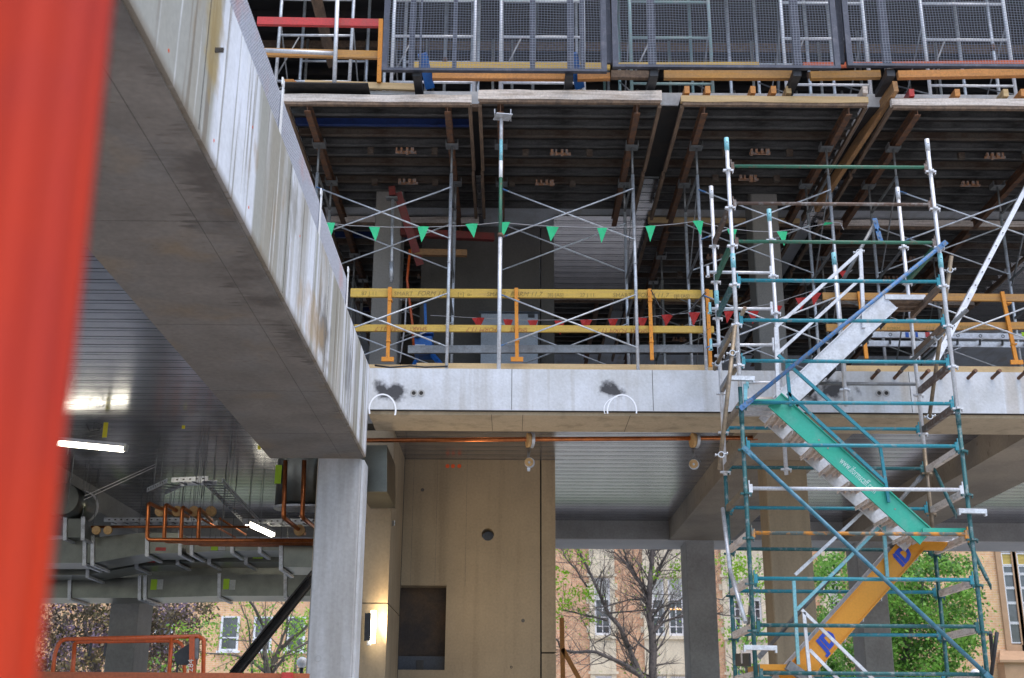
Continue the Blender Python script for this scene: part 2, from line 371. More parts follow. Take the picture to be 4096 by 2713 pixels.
m_leafb = leafmat('dark_bronze_leaves', (.07,.05,.045), (.10,.085,.03), .25)
m_leafl = leafmat('spring_leaves', (.26,.50,.02), (.34,.58,.05), .5)
m_leafp = leafmat('bronze_leaves', (.18,.125,.10), (.25,.215,.075))
m_leafv = leafmat('mauve_leaves', (.24,.17,.24), (.33,.25,.32))
m_ground = mat('street_concrete', (.46,.445,.425), (.38,.37,.355), .5, (.35,.7), .9)
m_grass = mat('lawn_green', (.08,.15,.03), (.11,.19,.05), .6, (.35,.7), .9)
m_machine = mat('pale_grey_cabinet', (.40,.44,.50), (.34,.37,.42), 3, (.4,.7), .5)

# ================================================================ SETTING
H = lambda h: h + EZ
ZT, ZD, ZS, ZL = H(4.43), H(4.24), H(3.84), H(3.25)
g = MB().box((-250,-120,-.3), (250,300,0)).build('ground', m_ground); g['kind'] = 'structure'
g = MB().box((-60,46,.004), (60,56,.03)).build('lawn', m_grass); g['kind'] = 'structure'

# ---- the concrete building: beams, columns, slabs, decks
bld = thing('concrete_building', 'unfinished concrete building frame with streaked long beam, pale edge beam, columns and ribbed steel ceilings', 'building')
XB0 = PZ(1081,1838,3.25).x
YB, YE = 14.7, 25.0
b = MB()
b.box((XB0,-4,ZL+.02), (XB1,YB,ZT))
o = b.build('long_beam', m_beam, bld, 'long deep beam running overhead, its side washed with pale and grey streaks')
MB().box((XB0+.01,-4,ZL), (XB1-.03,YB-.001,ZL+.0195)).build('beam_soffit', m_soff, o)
for yy in (7.4,9.55,11.6,13.4): MB().box((XB0+.02,yy,ZL-.0008),(XB1-.04,yy+.004,ZL+.001)).build('soffit_joint', m_darkc, o)
MB().box((XB1-.30,-4,ZL-.0008),(XB1-.2965,YB-.1,ZL+.001)).build('soffit_joint', m_darkc, o)
for yy in (6.2,8.9,11.1,12.9,14.1):
    MB().box((XB1-.001,yy,ZL+.05),(XB1+.002,yy+.008,ZT-.01)).build('form_joint', m_darkc, o)
for i in range(5): MB().bar(PXp(863+i*7,201,XB1+.004)-V((.004,0,0)), PXp(863+i*7,201,XB1+.004)+V((.006,0,0)), .012, .03).build('bar_end', m_darkc, o)
for x,y in ((675,203),(1011,509),(856,563),(995,830),(1200,945)):
    q = PXp(x,y,XB1+.001); MB().disc(q,(1,0,0),.011,.002,8).build('paint_fleck', m_ospray, o)
# ---- edge beam
XR_ = 22
e = MB().box((XB1+.001,YB,ZS+.045), (XR_,YB+.93,ZT)).build('edge_beam', m_edge, bld, 'pale horizontal edge beam marked with white spray loops')
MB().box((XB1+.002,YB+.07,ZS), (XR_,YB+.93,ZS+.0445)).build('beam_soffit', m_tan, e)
MB().box((XB1+.002,YB+.002,ZS+.041), (XR_,YB+.0695,ZS+.0446)).build('notch_shade_strip', m_darkc, e)  # dark lining paints the shade inside the notch
for x in (2046, 2610, 3640):
    q = P(x,1560,YB); MB().box((q.x,YB-.0015,ZS+.05),(q.x+.007,YB+.001,ZT-.003)).build('form_joint', m_darkc, e)
for x in (1965, 2090, 2520):
    q = P(x,1700,YB+.1); MB().box((q.x,YB+.05,ZS-.0015),(q.x+.006,YB+.9,ZS+.001)).build('soffit_joint', m_darkc, e)
for x in (1655,1685,3516,3545):
    q = P(x,1573,YB); s_ = MB().ring((q.x,YB-.001,q.z),(0,-1,0),.026,.044,.006).build('anchor_socket', m_conc, e)
    MB().disc((q.x,YB-.002,q.z),(0,1,0),.026,.002).ring((q.x,YB-.004,q.z),(0,-1,0),.008,.013,.004).build('anchor_hole', m_darkc, s_)
def spray(cx, cy, rx, ry, a0, a1, wd, seed, yoff=0):
    random.seed(seed); pts = []; n = 26
    for i in range(n+1):
        a = a0+(a1-a0)*i/n; q = P(cx+rx*math.cos(a), cy-ry*math.sin(a), YB); pts.append(V((q.x, YB-.003-yoff, q.z)))
    mb = MB()
    for i in range(n):
        d = (pts[i+1]-pts[i]).normalized(); nn = V((d.z,0,-d.x)); w0 = wd*(.8+.4*random.random())
        mb.face([pts[i]-nn*wd/2, pts[i+1]-nn*wd/2, pts[i+1]+nn*wd/2, pts[i]+nn*wd/2])
    mb.build('spray_mark', m_spray, e)
spray(1530,1640,53,62,-.35,3.4,.020,1); spray(2488,1645,58,65,-.15,3.3,.018,2); spray(2478,1638,62,50,1.7,3.5,.011,3,.001)
for x in (3495,3585,3693,3769,3879,3975,4081):
    q = P(x,1506,YB); MB().tube((q.x-.03,YB+.02,q.z-.03),(q.x+.02,YB-.16,q.z+.03),.022,12).tube((q.x+.008,YB-.12,q.z+.018),(q.x+.0215,YB-.165,q.z+.0315),.026,12).build('rusty_pipe_stub', m_rust, e)
# ---- columns
def column(name, x0, x1, y0, y1, z0, z1, mt, lab=None):
    c = .015; b = MB()
    b.prism([(x0+c,y0,z0),(x1-c,y0,z0),(x1,y0+c,z0),(x1,y1-c,z0),(x1-c,y1,z0),(x0+c,y1,z0),(x0,y1-c,z0),(x0,y0+c,z0)], (0,0,z1-z0))
    return b.build(name, mt, bld, lab)
xa = P(1272,1850,YB).x; xb = P(1444,1850,YB).x
c0 = column('column', xa, xb, YB+.005, YB+.55, 0, ZL-.001, m_col, 'pale front column standing under the end of the long beam')
MB().box((xb+.001,YB+.08,0),(xb+.03,YB+.5,ZL+.0)).build('side_strip', m_edge, c0)
for (x,y) in ((1272,2635),(1364,2635)):
    q = P(x,y,YB); MB().ring((q.x,YB+.004,q.z),(0,-1,0),.033,.037,.002).build('bolt_ring', m_conc, c0)
def colpx(xn, xf, xr, ytop, y0, mt, dep=.6, lab=None, ztop=None):
    a = P(xn,ytop,y0).x; b_ = P(xr,ytop,y0).x
    return column('column', a, b_, y0, y0+dep, 0, ztop or ZS-.001, mt, lab)
m_edge2 = mat('bounce_lit_concrete', (.70,.68,.66), (.60,.585,.57), 1.2, (.35,.7), .8, fine=.05)  # pale colour stands for light bounced up from the ground outside
colpx(3058,3029,3223,1835,17.3,m_core,.55,'tan column behind the left side of the stair scaffold')  # core colour paints the brown its lighting gives this column
colpx(2742,2729,2856,2168,YE+.1,m_conc,.8,'dark column at the back, to the left of the scaffold')
colpx(3425,3395,3535,2200,YE+.1,m_conc,.8,'dark column at the back, seen through the scaffold')
colpx(445,445,559,2403,YE+.1,m_conc,1.0,'grey column at the back left under the ducts')
# ---- depth beams and back beam
def zbeam(x0, x1, y0, y1, z0, z1, mt, lab=None, nm='cross_beam'):
    return MB().box((x0,y0,z0),(x1,y1,z1)).build(nm, mt, bld, lab)
X1a = PZ(2681,2157,3.84).x; X1b = PZ(3416,1732,3.84).x
X2a = PZ(4096,1753,3.84).x; X2b = PZ(4096,1929,3.84).x
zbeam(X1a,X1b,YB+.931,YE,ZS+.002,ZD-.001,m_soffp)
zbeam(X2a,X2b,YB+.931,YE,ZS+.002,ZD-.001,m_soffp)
zbeam(-26,XR_,YE,YE+1.3,ZS+.021,ZT,m_conc,'back edge beam','edge_beam')
zbeam(-26,XR_,YE+.002,YE+1.3,ZS+.001,ZS+.0205,m_edge2,None,'beam_soffit')
X0a = PZ(300,1800,3.84).x
zbeam(-8.6,-7.6,8,YE,ZS+.003,ZD-.001,m_conc)
zbeam(-14.5,-13.5,8,YE,ZS+.003,ZD-.001,m_conc)
# ---- slabs
def slab(a, b_, lab=None): return MB().box(a, b_).build('floor_slab', m_conc, bld, lab)
slab((XB1+.002,YB+.931,ZD+.03),(XR_,YE,ZT-.003)); slab((-26,5,ZD+.03),(XB0-.001,YE,ZT-.003))
# ---- ribbed steel decks, one sheet = 0.6 m
def deck(x0, x1, y0, y1, z, mt=m_deck, nm='deck_sheet', parent=bld):
    def sheet():
        prof = []; y = 0
        for k in range(2):
            prof += [(y,0),(y+.188,0),(y+.189,.0275),(y+.211,.0275),(y+.212,0)]; 
            prof += [(y+.285,0),(y+.2852,.0275),(y+.2998,.0275),(y+.2999,0)]; y += .3
        b = MB(); n = len(prof)
        for i in range(n-1):
            a, c = prof[i], prof[i+1]
            b.face([(x0,a[0],a[1]),(x1,a[0],a[1]),(x1,c[0],c[1]),(x0,c[0],c[1])])
        return b
    first = None; y = y0
    while y < y1-.01:
        if first is None:
            b = sheet(); first = b.build(nm, mt, parent); first.location = (0,y,z)
        else: inst(first, parent, (0,y,z))
        y += .6
    MB().box((x0,y0,z+.028),(x1,y1,z+.0295)).build('deck_backing', m_conc, parent)
deck(-24, XB0-.002, 7, YE-.01, ZD)
deck(XB1+.003, X1a-.002, YB+.94, YE-.01, ZD)
deck(X1b+.002, X2a-.002, YB+.94, YE-.01, ZD)
deck(X2b+.002, XR_, YB+.94, YE-.01, ZD)
# ---- lift core
core = thing('lift_core', 'tan concrete lift core wall with square opening and round hole behind the front column', 'wall', (0,19.2,0))
CL, CR, YC = P(1609,1900,19.2).x, P(2220,1838,19.2).x, 19.2
CJ = P(2163,1900,19.2).x
ol, orr, ot, ob = P(1600,2345,YC).x, P(1786,2342,YC).x, P(1700,2342,YC).z, P(1700,2680,YC).z
hc = P(1951,2138,YC); hr = .1
b = MB()
# wall face with the openings left out (grid of boxes) and a cut round hole
def wallrect(b, x0, x1, z0, z1): b.box((x0,YC,z0),(x1,YC+.35,z1))
wallrect(b, CL, CJ-.012, 0, ob); wallrect(b, orr, CJ-.012, ob, ot)
hs = .14
wallrect(b, CL, hc.x-hs, ot, ZD-.003); wallrect(b, hc.x+hs, CJ-.012, ot, ZD-.003)
wallrect(b, hc.x-hs, hc.x+hs, ot, hc.z-hs); wallrect(b, hc.x-hs, hc.x+hs, hc.z+hs, ZD-.003)
n = 32; k = len(b.v)
sq = []
for i in range(n):
    a = 2*math.pi*i/n; c_, s_ = math.cos(a), math.sin(a); mm = max(abs(c_), abs(s_)); sq.append((hc.x+hs*c_/mm, hc.z+hs*s_/mm, hc.x+hr*c_, hc.z+hr*s_))
for i in range(n):
    A, B_ = sq[i], sq[(i+1)%n]
    b.face([(A[0],YC,A[1]),(B_[0],YC,B_[1]),(B_[2],YC,B_[3]),(A[2],YC,A[3])])
    b.face([(A[2],YC,A[3]),(B_[2],YC,B_[3]),(B_[2],YC+.35,B_[3]),(A[2],YC+.35,A[3])])
b.build('wall_panel', m_core, core)
jz = P(2190,2612,YC).z
MB().box((CJ+.012,YC-.01,jz+.012),(CR,YC+.6,ZD-.003)).build('end_panel', m_core, core)
MB().box((CJ+.012,YC-.01,0),(CR,YC+.6,jz-.012)).build('end_panel', m_core, core)
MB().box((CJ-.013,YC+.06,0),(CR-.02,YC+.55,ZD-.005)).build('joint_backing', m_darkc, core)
MB().box((hc.x-.4,YC+.352,hc.z-.4),(hc.x+.4,YC+.4,hc.z+.4)).build('hole_backing', m_machine, core)
MB().box((CL-.4,YC+.36,ob-.2),(orr+.1,YC+.4,ot+.1)).build('opening_backing', mat('dark_opening_wall', (.05,.042,.04), (.12,.08,.05), 2, (.4,.7), .9, bump=.4), core)  # near-black backing closes off the opening
bb = MB().box((CL-.1,YC+.28,ob),(orr-.001,YC+.33,ob+.22)).build('opening_sill', mat('blue_grey_board', (.07,.08,.10), rough=.7), core)
MB().box((P(1660,2640,YC).x,YC+.27,ob+.005),(P(1690,2640,YC).x,YC+.279,ob+.16)).build('dark_cover', m_black, core)
for x in (1790,1812,1837):
    q = P(x,1865,YC); MB().disc((q.x,YC-.002,q.z),(0,1,0),.033,.003,16).build('orange_dot', m_ospray, core)
q = P(2045,2669,YC); MB().ring((q.x,YC-.001,q.z),(0,-1,0),.01,.02,.002).build('anchor_socket', m_darkc, core)
for x,y in ((1690,1960),(2092,2483)):
    q = P(x,y,YC); MB().ring((q.x,YC-.0005,q.z),(0,-1,0),.012,.028,.0015,16).disc((q.x,YC-.001,q.z),(0,1,0),.012,.0015,12).build('tie_hole', m_upc, core)
for x in (1655,1750,1868):
    q = P(x,1900,YC); MB().box((q.x,YC-.0012,ot+.0),(q.x+.003,YC,ZD-.01)).build('form_joint', m_upc, core)
# block standing forward of the core, with its joints
XC1 = P(1551,2413,17.25).x; j1 = P(1500,2413,17.25).z
blk = MB().box((XC1-1.1,17.25,0),(XC1,YC-.001,j1-.008)).build('return_wall', m_core, core)
MB().box((XC1-1.1,17.25,j1+.008),(XC1,YC-.001,ZD-.004)).build('return_wall', m_core, core)
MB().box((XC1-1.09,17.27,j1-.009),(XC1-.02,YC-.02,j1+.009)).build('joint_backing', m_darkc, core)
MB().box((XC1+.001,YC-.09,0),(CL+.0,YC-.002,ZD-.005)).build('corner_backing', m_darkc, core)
# upper storeys of the core
up_core = MB().box((CL+.2,YC,ZT),(CJ-.01,YC+.3,H(8.36))).build('wall_panel', m_upc, core, 'grey wall of the storey above')
MB().box((CJ+.01,YC,ZT),(CR,YC+.5,H(8.36))).build('wall_panel', m_upc, core)
MB().box((CL-.6,YC+4,ZT),(CR,YC+4.3,H(8.36))).build('wall_panel', m_upc, core)
# ---- upper slab
m_upc2 = mat('upper_column_concrete', (.27,.25,.225), (.20,.185,.165), 1.2, (.35,.7), .85, fine=.1)  # storey shade is put into this darker column colour
ZU0, ZU1 = H(8.38), H(8.575)
sl = MB().box((-6,14.95,ZU0),(XR_,30,ZU1)).build('floor_slab', m_edge, bld, 'thin upper floor slab behind the timber edges')
XM = P(2215,900,19).x
deck(XM, P(2725,420,14.9).x+.4, 18.7, 23, ZU0-.03)
deck(P(3900,1100,20).x, XR_-.5, 19.5, 24, ZU0-.03)
for (x0,x1) in ((1880,1918),(2640,2735),(3470,3575)):
    a = P(x0,430,15).x; b2 = P(x1,430,15).x
    MB().box((a+.01,14.97,ZU0-.012),(b2-.01,17.2,ZU0-.002)).build('soffit_shadow_sheet', m_ply, bld)  # black sheet stands in for the shadow on the slab soffit
    deck(a+.02,b2-.02,17.25,18.6,ZU0-.03)
column('column', P(1490,1100,17.6).x, P(1600,1100,17.6).x, 17.6, 18.1, ZT, H(8.36), m_upc2, 'upper storey column behind the guardrail at left')
column('column', P(3022,1100,17.6).x, P(3130,1100,17.6).x, 17.6, 18.1, ZT, H(8.36), m_upc2, 'upper storey column behind the scaffold')
MB().box((XR_-.4,15.2,ZT),(XR_,29.4,H(12.3))).build('side_wall', m_upc, bld)  # unseen wall added to cut light from the open right side
MB().box((-12,29.5,ZT),(XR_,29.8,H(8.36))).build('back_wall', m_upc, bld)
MB().box((-12,29.5,ZU1),(XR_,29.8,H(12.4))).build('back_wall', m_ply, bld)  # black finish paints the dark of the top storey
MB().box((-12,15.2,H(12.3)),(XR_,30,H(12.5))).build('floor_slab', m_ply, bld)  # ceiling coloured black to stand for its deep shade
for i in range(26):
    y = 15.6+i*.5; MB().box((-6,y,H(12.16)),(XR_,y+.08,H(12.298))).build('ceiling_joist', m_ply if i%4 else m_brtim, bld)  # mostly black joists, shade painted into them like the ceiling
MB().box((-12,14.6,ZT),(-5.9,29.4,H(12.3))).build('side_wall', m_upc, bld)

# ================================================================ EDGE MESH on the long beam
g_ = thing('edge_mesh_guard', 'strip of expanded metal mesh standing along the top of the long beam with white brackets', 'edge guard', (XB1,9,ZT))
xg = XB1-.03
random.seed(3)
def mesh_strip(y0, y1, z0, z1):
    b = MB(); st = .034; n = int((y1-y0)/st); hgt = z1-z0
    for i in range(-int(hgt/st)-1, n+1):
        ya = y0+i*st
        for sgn in (1, -1):
            A = V((xg, ya, z0 if sgn > 0 else z1)); B_ = V((xg+.002*sgn, ya+hgt*1.0, z1 if sgn > 0 else z0))
            # clip to the strip
            t0 = max(0, (y0-A.y)/(B_.y-A.y)); t1 = min(1, (y1-A.y)/(B_.y-A.y))
            if t1 <= t0+.02: continue
            b.bar(A.lerp(B_, t0), A.lerp(B_, t1), .0035, .009, (1,0,0))
    b.bar((xg,y0,z1),(xg,y1,z1),.006,.012); b.bar((xg,y0,z0),(xg,y1,z0),.006,.012)
    return b
m_mesh = mat('expanded_mesh_metal', (.52,.53,.58), (.60,.42,.42), 1.6, (.55,.75), .4, .3)
ys = [3.2, 6.4, 8.42, 10.45, 12.46]
for i in range(4):
    mesh_strip(ys[i]+.02, ys[i+1]+.03, ZT-.02, ZT+.36).build('mesh_panel', m_mesh, g_)
for y in ys[1:]:
    b = MB().bar((xg+.02,y,ZT-.16),(xg+.02,y,ZT+.42),.05,.01,(1,0,0)).bar((xg+.022,y-.03,ZT+.42),(xg+.022,y-.03,ZT+.48),.07,.012,(1,0,0)).bar((xg-.05,y,ZT+.0),(xg+.02,y,ZT-.0),.05,.01)
    b.build('bracket', m_white, g_)
# ================================================================ NEAR RED BARRIER
rb = thing('barrier_post', 'out of focus red plastic barrier close to the camera along the left edge', 'barrier', (-.55,.85,0))
def near(x, y, Y): return P(x, y, Y)
pts = []
for i, (xx, dy) in enumerate(((-420,.06),(-250,.0),(-120,.01),(20,.022),(110,.0),(170,.0),(260,.018),(320,0),(360,.012),(385,.05))):
    pts.append((xx, dy))
b = MB(); rows = 14
for r_ in range(rows+1):
    y = -500 + r_*(3700/rows); sh = (-.118*y)
    for xx, dy in pts: b.v.append(tuple(P(xx+sh-22, y, .78+dy*.6)))
m_ = len(pts)
for r_ in range(rows):
    for i in range(m_-1):
        b.f.append((r_*m_+i, r_*m_+i+1, (r_+1)*m_+i+1, (r_+1)*m_+i)); b.sm.append(True)
k0 = len(b.v); b.v += [tuple(V(q)+V((.0,.05,0))) for q in b.v]
for r_ in range(rows):
    for i in range(m_-1):
        b.f.append((k0+(r_+1)*m_+i, k0+(r_+1)*m_+i+1, k0+r_*m_+i+1, k0+r_*m_+i)); b.sm.append(True)
    i = m_-1; b.f.append((r_*m_+i, k0+r_*m_+i, k0+(r_+1)*m_+i, (r_+1)*m_+i)); b.sm.append(False)
b.build('barrier_panel', m_plast, rb)
MB().box((-1.2,.7,0),(-.35,1.15,.12)).build('barrier_foot', m_plast, rb)

# ================================================================ TABLE FORMS
def table(lab, x0, x1, ty0, ty1, ib, mt_edge, blue=None, Y0=14.62, Y1=18.4, stubs=(), rustx=None):
    A = P(x0, ty1, Y0).x; B_ = P(x1, ty1, Y0).x; zb = P((x0+x1)/2, ty1, Y0).z; zt = P((x0+x1)/2, ty0, Y0).z
    t = thing('table_form', lab, 'formwork table', ((A+B_)/2, (Y0+Y1)/2, H(8.1)), 'formwork tables under the upper floor')
    random.seed(int(x0))
    b = MB(); n = 9; zz = [[zt+random.uniform(-.008,.008), zb+random.uniform(-.008,.006)] for i in range(n+1)]
    for i in range(n):
        xa_, xb_ = A+(B_-A)*i/n, A+(B_-A)*(i+1)/n
        b.hexa([(xa_,Y0,zz[i][1]),(xb_,Y0,zz[i+1][1]),(xb_,Y0+.075,zz[i+1][1]),(xa_,Y0+.075,zz[i][1]),(xa_,Y0,zz[i][0]),(xb_,Y0,zz[i+1][0]),(xb_,Y0+.075,zz[i+1][0]),(xa_,Y0+.075,zz[i][0])])
    b.build('edge_timber', mt_edge, t)
    MB().box((A+.02,Y0+.01,zb-.045),(B_-.02,Y0+.07,zb-.002)).build('edge_batten', m_brtim, t)
    y = Y0+.12; i = 0; J = {}
    while y < Y1-.05:
        key = 'b' if blue == i else ('r' if i in (3,6,8) else 'g')
        if key not in J:
            b = MB().box((A+.03,0,H(8.262)),(B_-.03,.012,H(8.375))).box((A+.03,.0121,H(8.262)),(B_-.03,.055,H(8.272))).box((A+.03,-.03,H(8.25)),(B_-.03,.0,H(8.262)))
            J[key] = b.build('joist', {'b':m_blued,'r':m_joistr,'g':m_joist}[key], t); J[key].location.y = y - t.location.y + t.location.y
            J[key].location = (0, y, 0)
            # vertices were offset by the thing's base: put back
        else: inst(J[key], t, (0, y, 0))
        y += .31; i += 1
    MB().box((A+.01,Y0+.08,H(8.3755)),(B_-.01,Y1,ZU0-.0135)).build('form_ply', m_ply, t)
    for sx in (A, B_-.05):
        MB().box((sx,Y0+.08,H(8.20)),(sx+.05,Y1*.55+Y0*.45,H(8.249))).build('side_timber', m_brtim, t)
        MB().box((sx-.01,Y1*.55+Y0*.45+.05,H(8.15)),(sx+.035,Y1,H(8.245))).build('side_timber', m_brtim, t)
    for x in ib:
        q = P(x, 430, Y0+.1)
        MB().ibeam((q.x,Y0+.06,H(8.172)),(q.x,Y1+.15,H(8.172)),.085,.150).build('bearer', m_rust, t)
    xm = (A+B_)/2 + .1
    for yy in (Y0+1.42+random.uniform(-.1,.1), Y0+2.35+random.uniform(-.15,.15)):
        xm += random.uniform(-.2,.2); c = MB()
        for dx, dz, wx in ((-.13,.0,.035),(-.06,.0,.035),(.02,-.01,.05),(.09,.0,.05)): c.box((xm+dx,yy,H(8.17+dz+random.uniform(-.02,.03))),(xm+dx+wx*random.uniform(.6,1.2),yy+.05,H(8.249)))
        c.box((xm-.14,yy+.051,H(8.19)),(xm+.17,yy+.09,H(8.22))); c.build('rusty_bracket', m_rustb, t)
        for dx in (-.55,.40): MB().box((xm+dx,yy,H(8.15)),(xm+dx+.09,yy+.06,H(8.249))).build('hanger_block', m_joistr, t)
    for (sxp, col_) in stubs:
        q = P(sxp, ty0-14, Y0+.12)
        MB().bar((q.x+.0,Y0+.04,q.z+.0),(q.x-.0,Y0+.5,q.z-.0),.07,.11).build('timber_stub', col_, t)
    return t
T1 = table('leftmost formwork table, with a dark blue joist among the grey ones', 1133, 1886, 378, 406, (1232,1791), m_pale, blue=2)
T2 = table('formwork table with a split bleached edge timber, second from the left', 1912, 2648, 361, 397, (2002,2547), m_pale)
T3 = table('formwork table edged in orange timber, left of the tall bearer', 2725, 3475, 384, 408, (2815,3391), m_pine, stubs=((2745,m_ortim),(2828,m_ortim),(3008,m_ortim),(3090,m_ortim),(3150,m_pine),(3455,m_pale)))
T4 = table('rightmost formwork table, cut by the right edge of the picture', 3568, 4760, 396, 424, (3664,4300), m_pale, stubs=((3640,m_redp),(3822,m_ortim),(4015,m_pine),(4085,m_ortim)))
# the joist meshes share one base per table: shift so that they land at their own depth
for t in (T1,T2,T3,T4):
    for c in t.children:
        if c.name.split('.')[0] == 'joist': c.location = (0, c.location.y, 0)
rear = []
labs = ['dark formwork table deep inside, behind the leftmost front table','dark formwork table deep inside, behind the orange edged one','dark formwork table deep inside at the far right']
for t, dy, lb in ((T1,4.1,labs[0]),(T3,4.1,labs[1]),(T4,4.1,labs[2])):
    c = copy_tree(t); c.location.y += dy; c['label'] = lb; c['group'] = 'formwork tables deep inside the floor'
for t, dy, lb in ((T1,8.0,'farthest formwork table on the left, barely lit'),(T2,8.0,'farthest formwork table, in line behind the split bleached timber'),(T3,8.0,'farthest formwork table, behind the scaffold'),(T4,8.0,'farthest formwork table at the right edge')):
    c = copy_tree(t); c.location.y += dy; c['label'] = lb; c['group'] = 'formwork tables deep inside the floor'
# timber between tables 1 and 2
t = thing('timber_stack', 'short orange timber ends stacked between the two left formwork tables', 'timber offcuts', P(1900,450,14.9))
for i, y in enumerate((422,438,468,505,542,580,610)):
    q = P(1905+ (i%2)*6, y, 14.95+i*.3); MB().box((q.x-.07,q.y,q.z-.03),(q.x+.07,q.y+.12,q.z+.03)).build('timber_end', m_ortim if i%3 else m_brtim, t)
tag(MB().bar(P(3582,345,14.5),P(3265,830,17.6),.07,.17).build('timber_bearer', mat('weathered_orange_timber', (.40,.21,.085), (.24,.14,.075), 5, (.4,.65), .8, stretch=(3,.5,3))), 'long orange timber laid inwards between the two right formwork tables', 'timber beam')
tag(MB().bar(P(1150,330,14.7),P(1180,352,15.2),.16,.09).build('timber_block', m_ortim), 'short orange timber block on the slab edge beside the mesh strip', 'timber block')

# ================================================================ SHORING TOWERS (lower storey)
def legpath(mb, x, y, z0, z1, r=.024): mb.tube((x,y,z0),(x,y,z1),r,10)
def tower(lab, xl, xr, ztop, Y0=15.65, Y1=16.9, zb=ZT, grp='shoring towers on the lower slab', braces=((7.40,6.62),(5.79,5.02)), blue=True):
    t = thing('shoring_tower', lab, 'shoring tower', ((xl+xr)/2,(Y0+Y1)/2,zb), grp)
    for x in (xl, xr):
        for y in (Y0, Y1):
            MB().tube((x,y,zb),(x,y,ztop-.45),.024,10).tube((x,y,zb+1.83),(x,y,zb+1.86),.028,10).build('leg', m_galv, t)
            MB().tube((x,y,ztop-.45),(x,y,ztop-.02),.017,8).build('jack_screw', m_galvd, t)
            MB().box((x-.09,y-.09,ztop-.02),(x+.09,y+.09,ztop-.012)).box((x-.09,y-.09,ztop-.012),(x-.082,y+.09,ztop+.06)).box((x+.082,y-.09,ztop-.012),(x+.09,y+.09,ztop+.06)).build('head', m_galvd, t)
        for zr in (zb+.25,zb+1.5,zb+2.1,zb+3.2):
            if zr < ztop-.4: MB().bar((x,Y0+.02,zr),(x,Y1-.02,zr+.0),.03,.03).build('rung', m_galvd, t)
        for z0_, z1_ in ((zb+.2,zb+1.45),(zb+2.0,zb+3.1)):
            if z1_ < ztop: MB().bar((x,Y0+.03,z1_),(x,Y1-.05,z0_),.035,.012,(1,0,0)).build('frame_diagonal', m_galvd, t)
    for hi, lo in braces:
        for y in (Y0-.03, Y1-.03):
            for a, c, dy in ((hi,lo,0),(lo,hi,-.025)):
                A = V((xl,y+dy,H(a))); B_ = V((xr,y+dy,H(c))); d = (B_-A).normalized()
                br = MB().tube(A+d*.1,B_-d*.1,.0125,8).bar(A,A+d*.13,.03,.008,(1,0,0)).bar(B_-d*.13,B_,.03,.008,(1,0,0)).build('brace', m_galv, t)
                if blue and y < 16: MB().bar(A+d*.0,A+d*.12,.034,.012,(1,0,0)).build('brace_clip', m_blue, br)
    return t
def X_(x, y, Y): return P(x, y, Y).x
HB = H(8.09)
tw1 = tower('shoring tower behind the mesh strip at left, partly hidden by the long beam', X_(1262,1000,15.65)-.04, X_(1788,1400,15.65), HB)
tw2 = tower('shoring tower in front of the grey core wall, holding the second table', X_(1996,1400,15.65), X_(2550,1400,15.65), HB)
tw3 = tower('shoring tower just left of the stair scaffold, its right legs behind it', X_(2822,1400,15.65), X_(3355,1200,15.65), HB)
tw4 = tower('shoring tower at the far right behind the stair scaffold', X_(3615,1000,15.65), X_(4180,1000,15.65), HB)
for src, lb in ((tw1,'dim shoring tower deep inside at left'),(tw2,'dim shoring tower deep inside before the metal ceiling'),(tw3,'dim shoring tower deep inside behind the scaffold'),(tw4,'dim shoring tower deep inside at the right edge')):
    if src is tw2: continue
    c = copy_tree(src); c.location.y += 4.2; c['label'] = lb; c['group'] = 'shoring towers deep inside'
# painted extra prop with a U head
pr = thing('screw_prop', 'painted prop with a steel U head under the front of the second table', 'prop', P(1996,1474,15.0))
x = X_(1996,1400,14.76)
MB().tube((x,14.76,ZT),(x,14.76,H(6.3)),.027,12).build('outer_tube', m_alu, pr)
MB().tube((x,14.76,H(6.3)),(x,14.76,H(7.15)),.024,12).build('inner_tube', m_green, pr)
MB().tube((x,14.76,H(7.15)),(x,14.76,H(7.4)),.026,12).build('tube_sleeve', m_white, pr)
MB().tube((x,14.76,H(7.4)),(x,14.76,H(7.72)),.024,12).build('inner_tube', m_tealp, pr)
MB().tube((x,14.76,H(7.72)),(x,14.76,H(8.06)),.024,12).build('inner_tube', m_alu, pr)
MB().tube((x,14.76,H(6.28)),(x,14.76,H(6.33)),.036,12).ring((x+.05,14.76,H(6.3)),(0,1,0),.012,.02,.01,12).build('collar', m_rust, pr)
MB().bar((x-.09,14.72,H(8.06)),(x+.13,14.78,H(8.075)),.2,.012).bar((x-.09,14.72,H(8.05)),(x-.09,14.72,H(8.12)),.2,.012,(1,0,0)).bar((x+.13,14.78,H(8.07)),(x+.13,14.78,H(8.15)),.2,.012,(1,0,0)).build('head', m_alu, pr)

# ================================================================ GUARDRAILS
def rail(mb, x0, x1, ytop, ybot, Y, dep=.045):
    a = P(x0,(ytop[0]+ybot[0])/2,Y); b_ = P(x1,(ytop[1]+ybot[1])/2,Y); hh = abs(P(x0,ytop[0],Y).z-P(x0,ybot[0],Y).z)
    return mb.bar(a, b_, dep, hh)
def lvltext(par, items, Y, mt, flip=False):
    for body, x, y, sz, sh in items:
        o_ = P(x, y, Y-.025)
        if flip: text('print', body, sz, o_, (-1,0,0), (0,0,-1), mt, par, sh, .0008)
        else: text('print', body, sz, o_, (1,0,0), (0,0,1), mt, par, sh, .0008)
YR_ = 15.78
gr = thing('timber_guardrail', 'yellow timber guardrail with orange posts along the edge, left of the stair scaffold', 'guardrail', P(2100,1474,YR_), 'yellow timber guardrails')
r1 = rail(MB(), 1403, 2850, (1156,1166), (1189,1192), YR_).build('rail', m_lvl, gr)
r2 = rail(MB(), 1418, 2855, (1300,1307), (1326,1332), YR_).build('rail', m_lvl, gr)
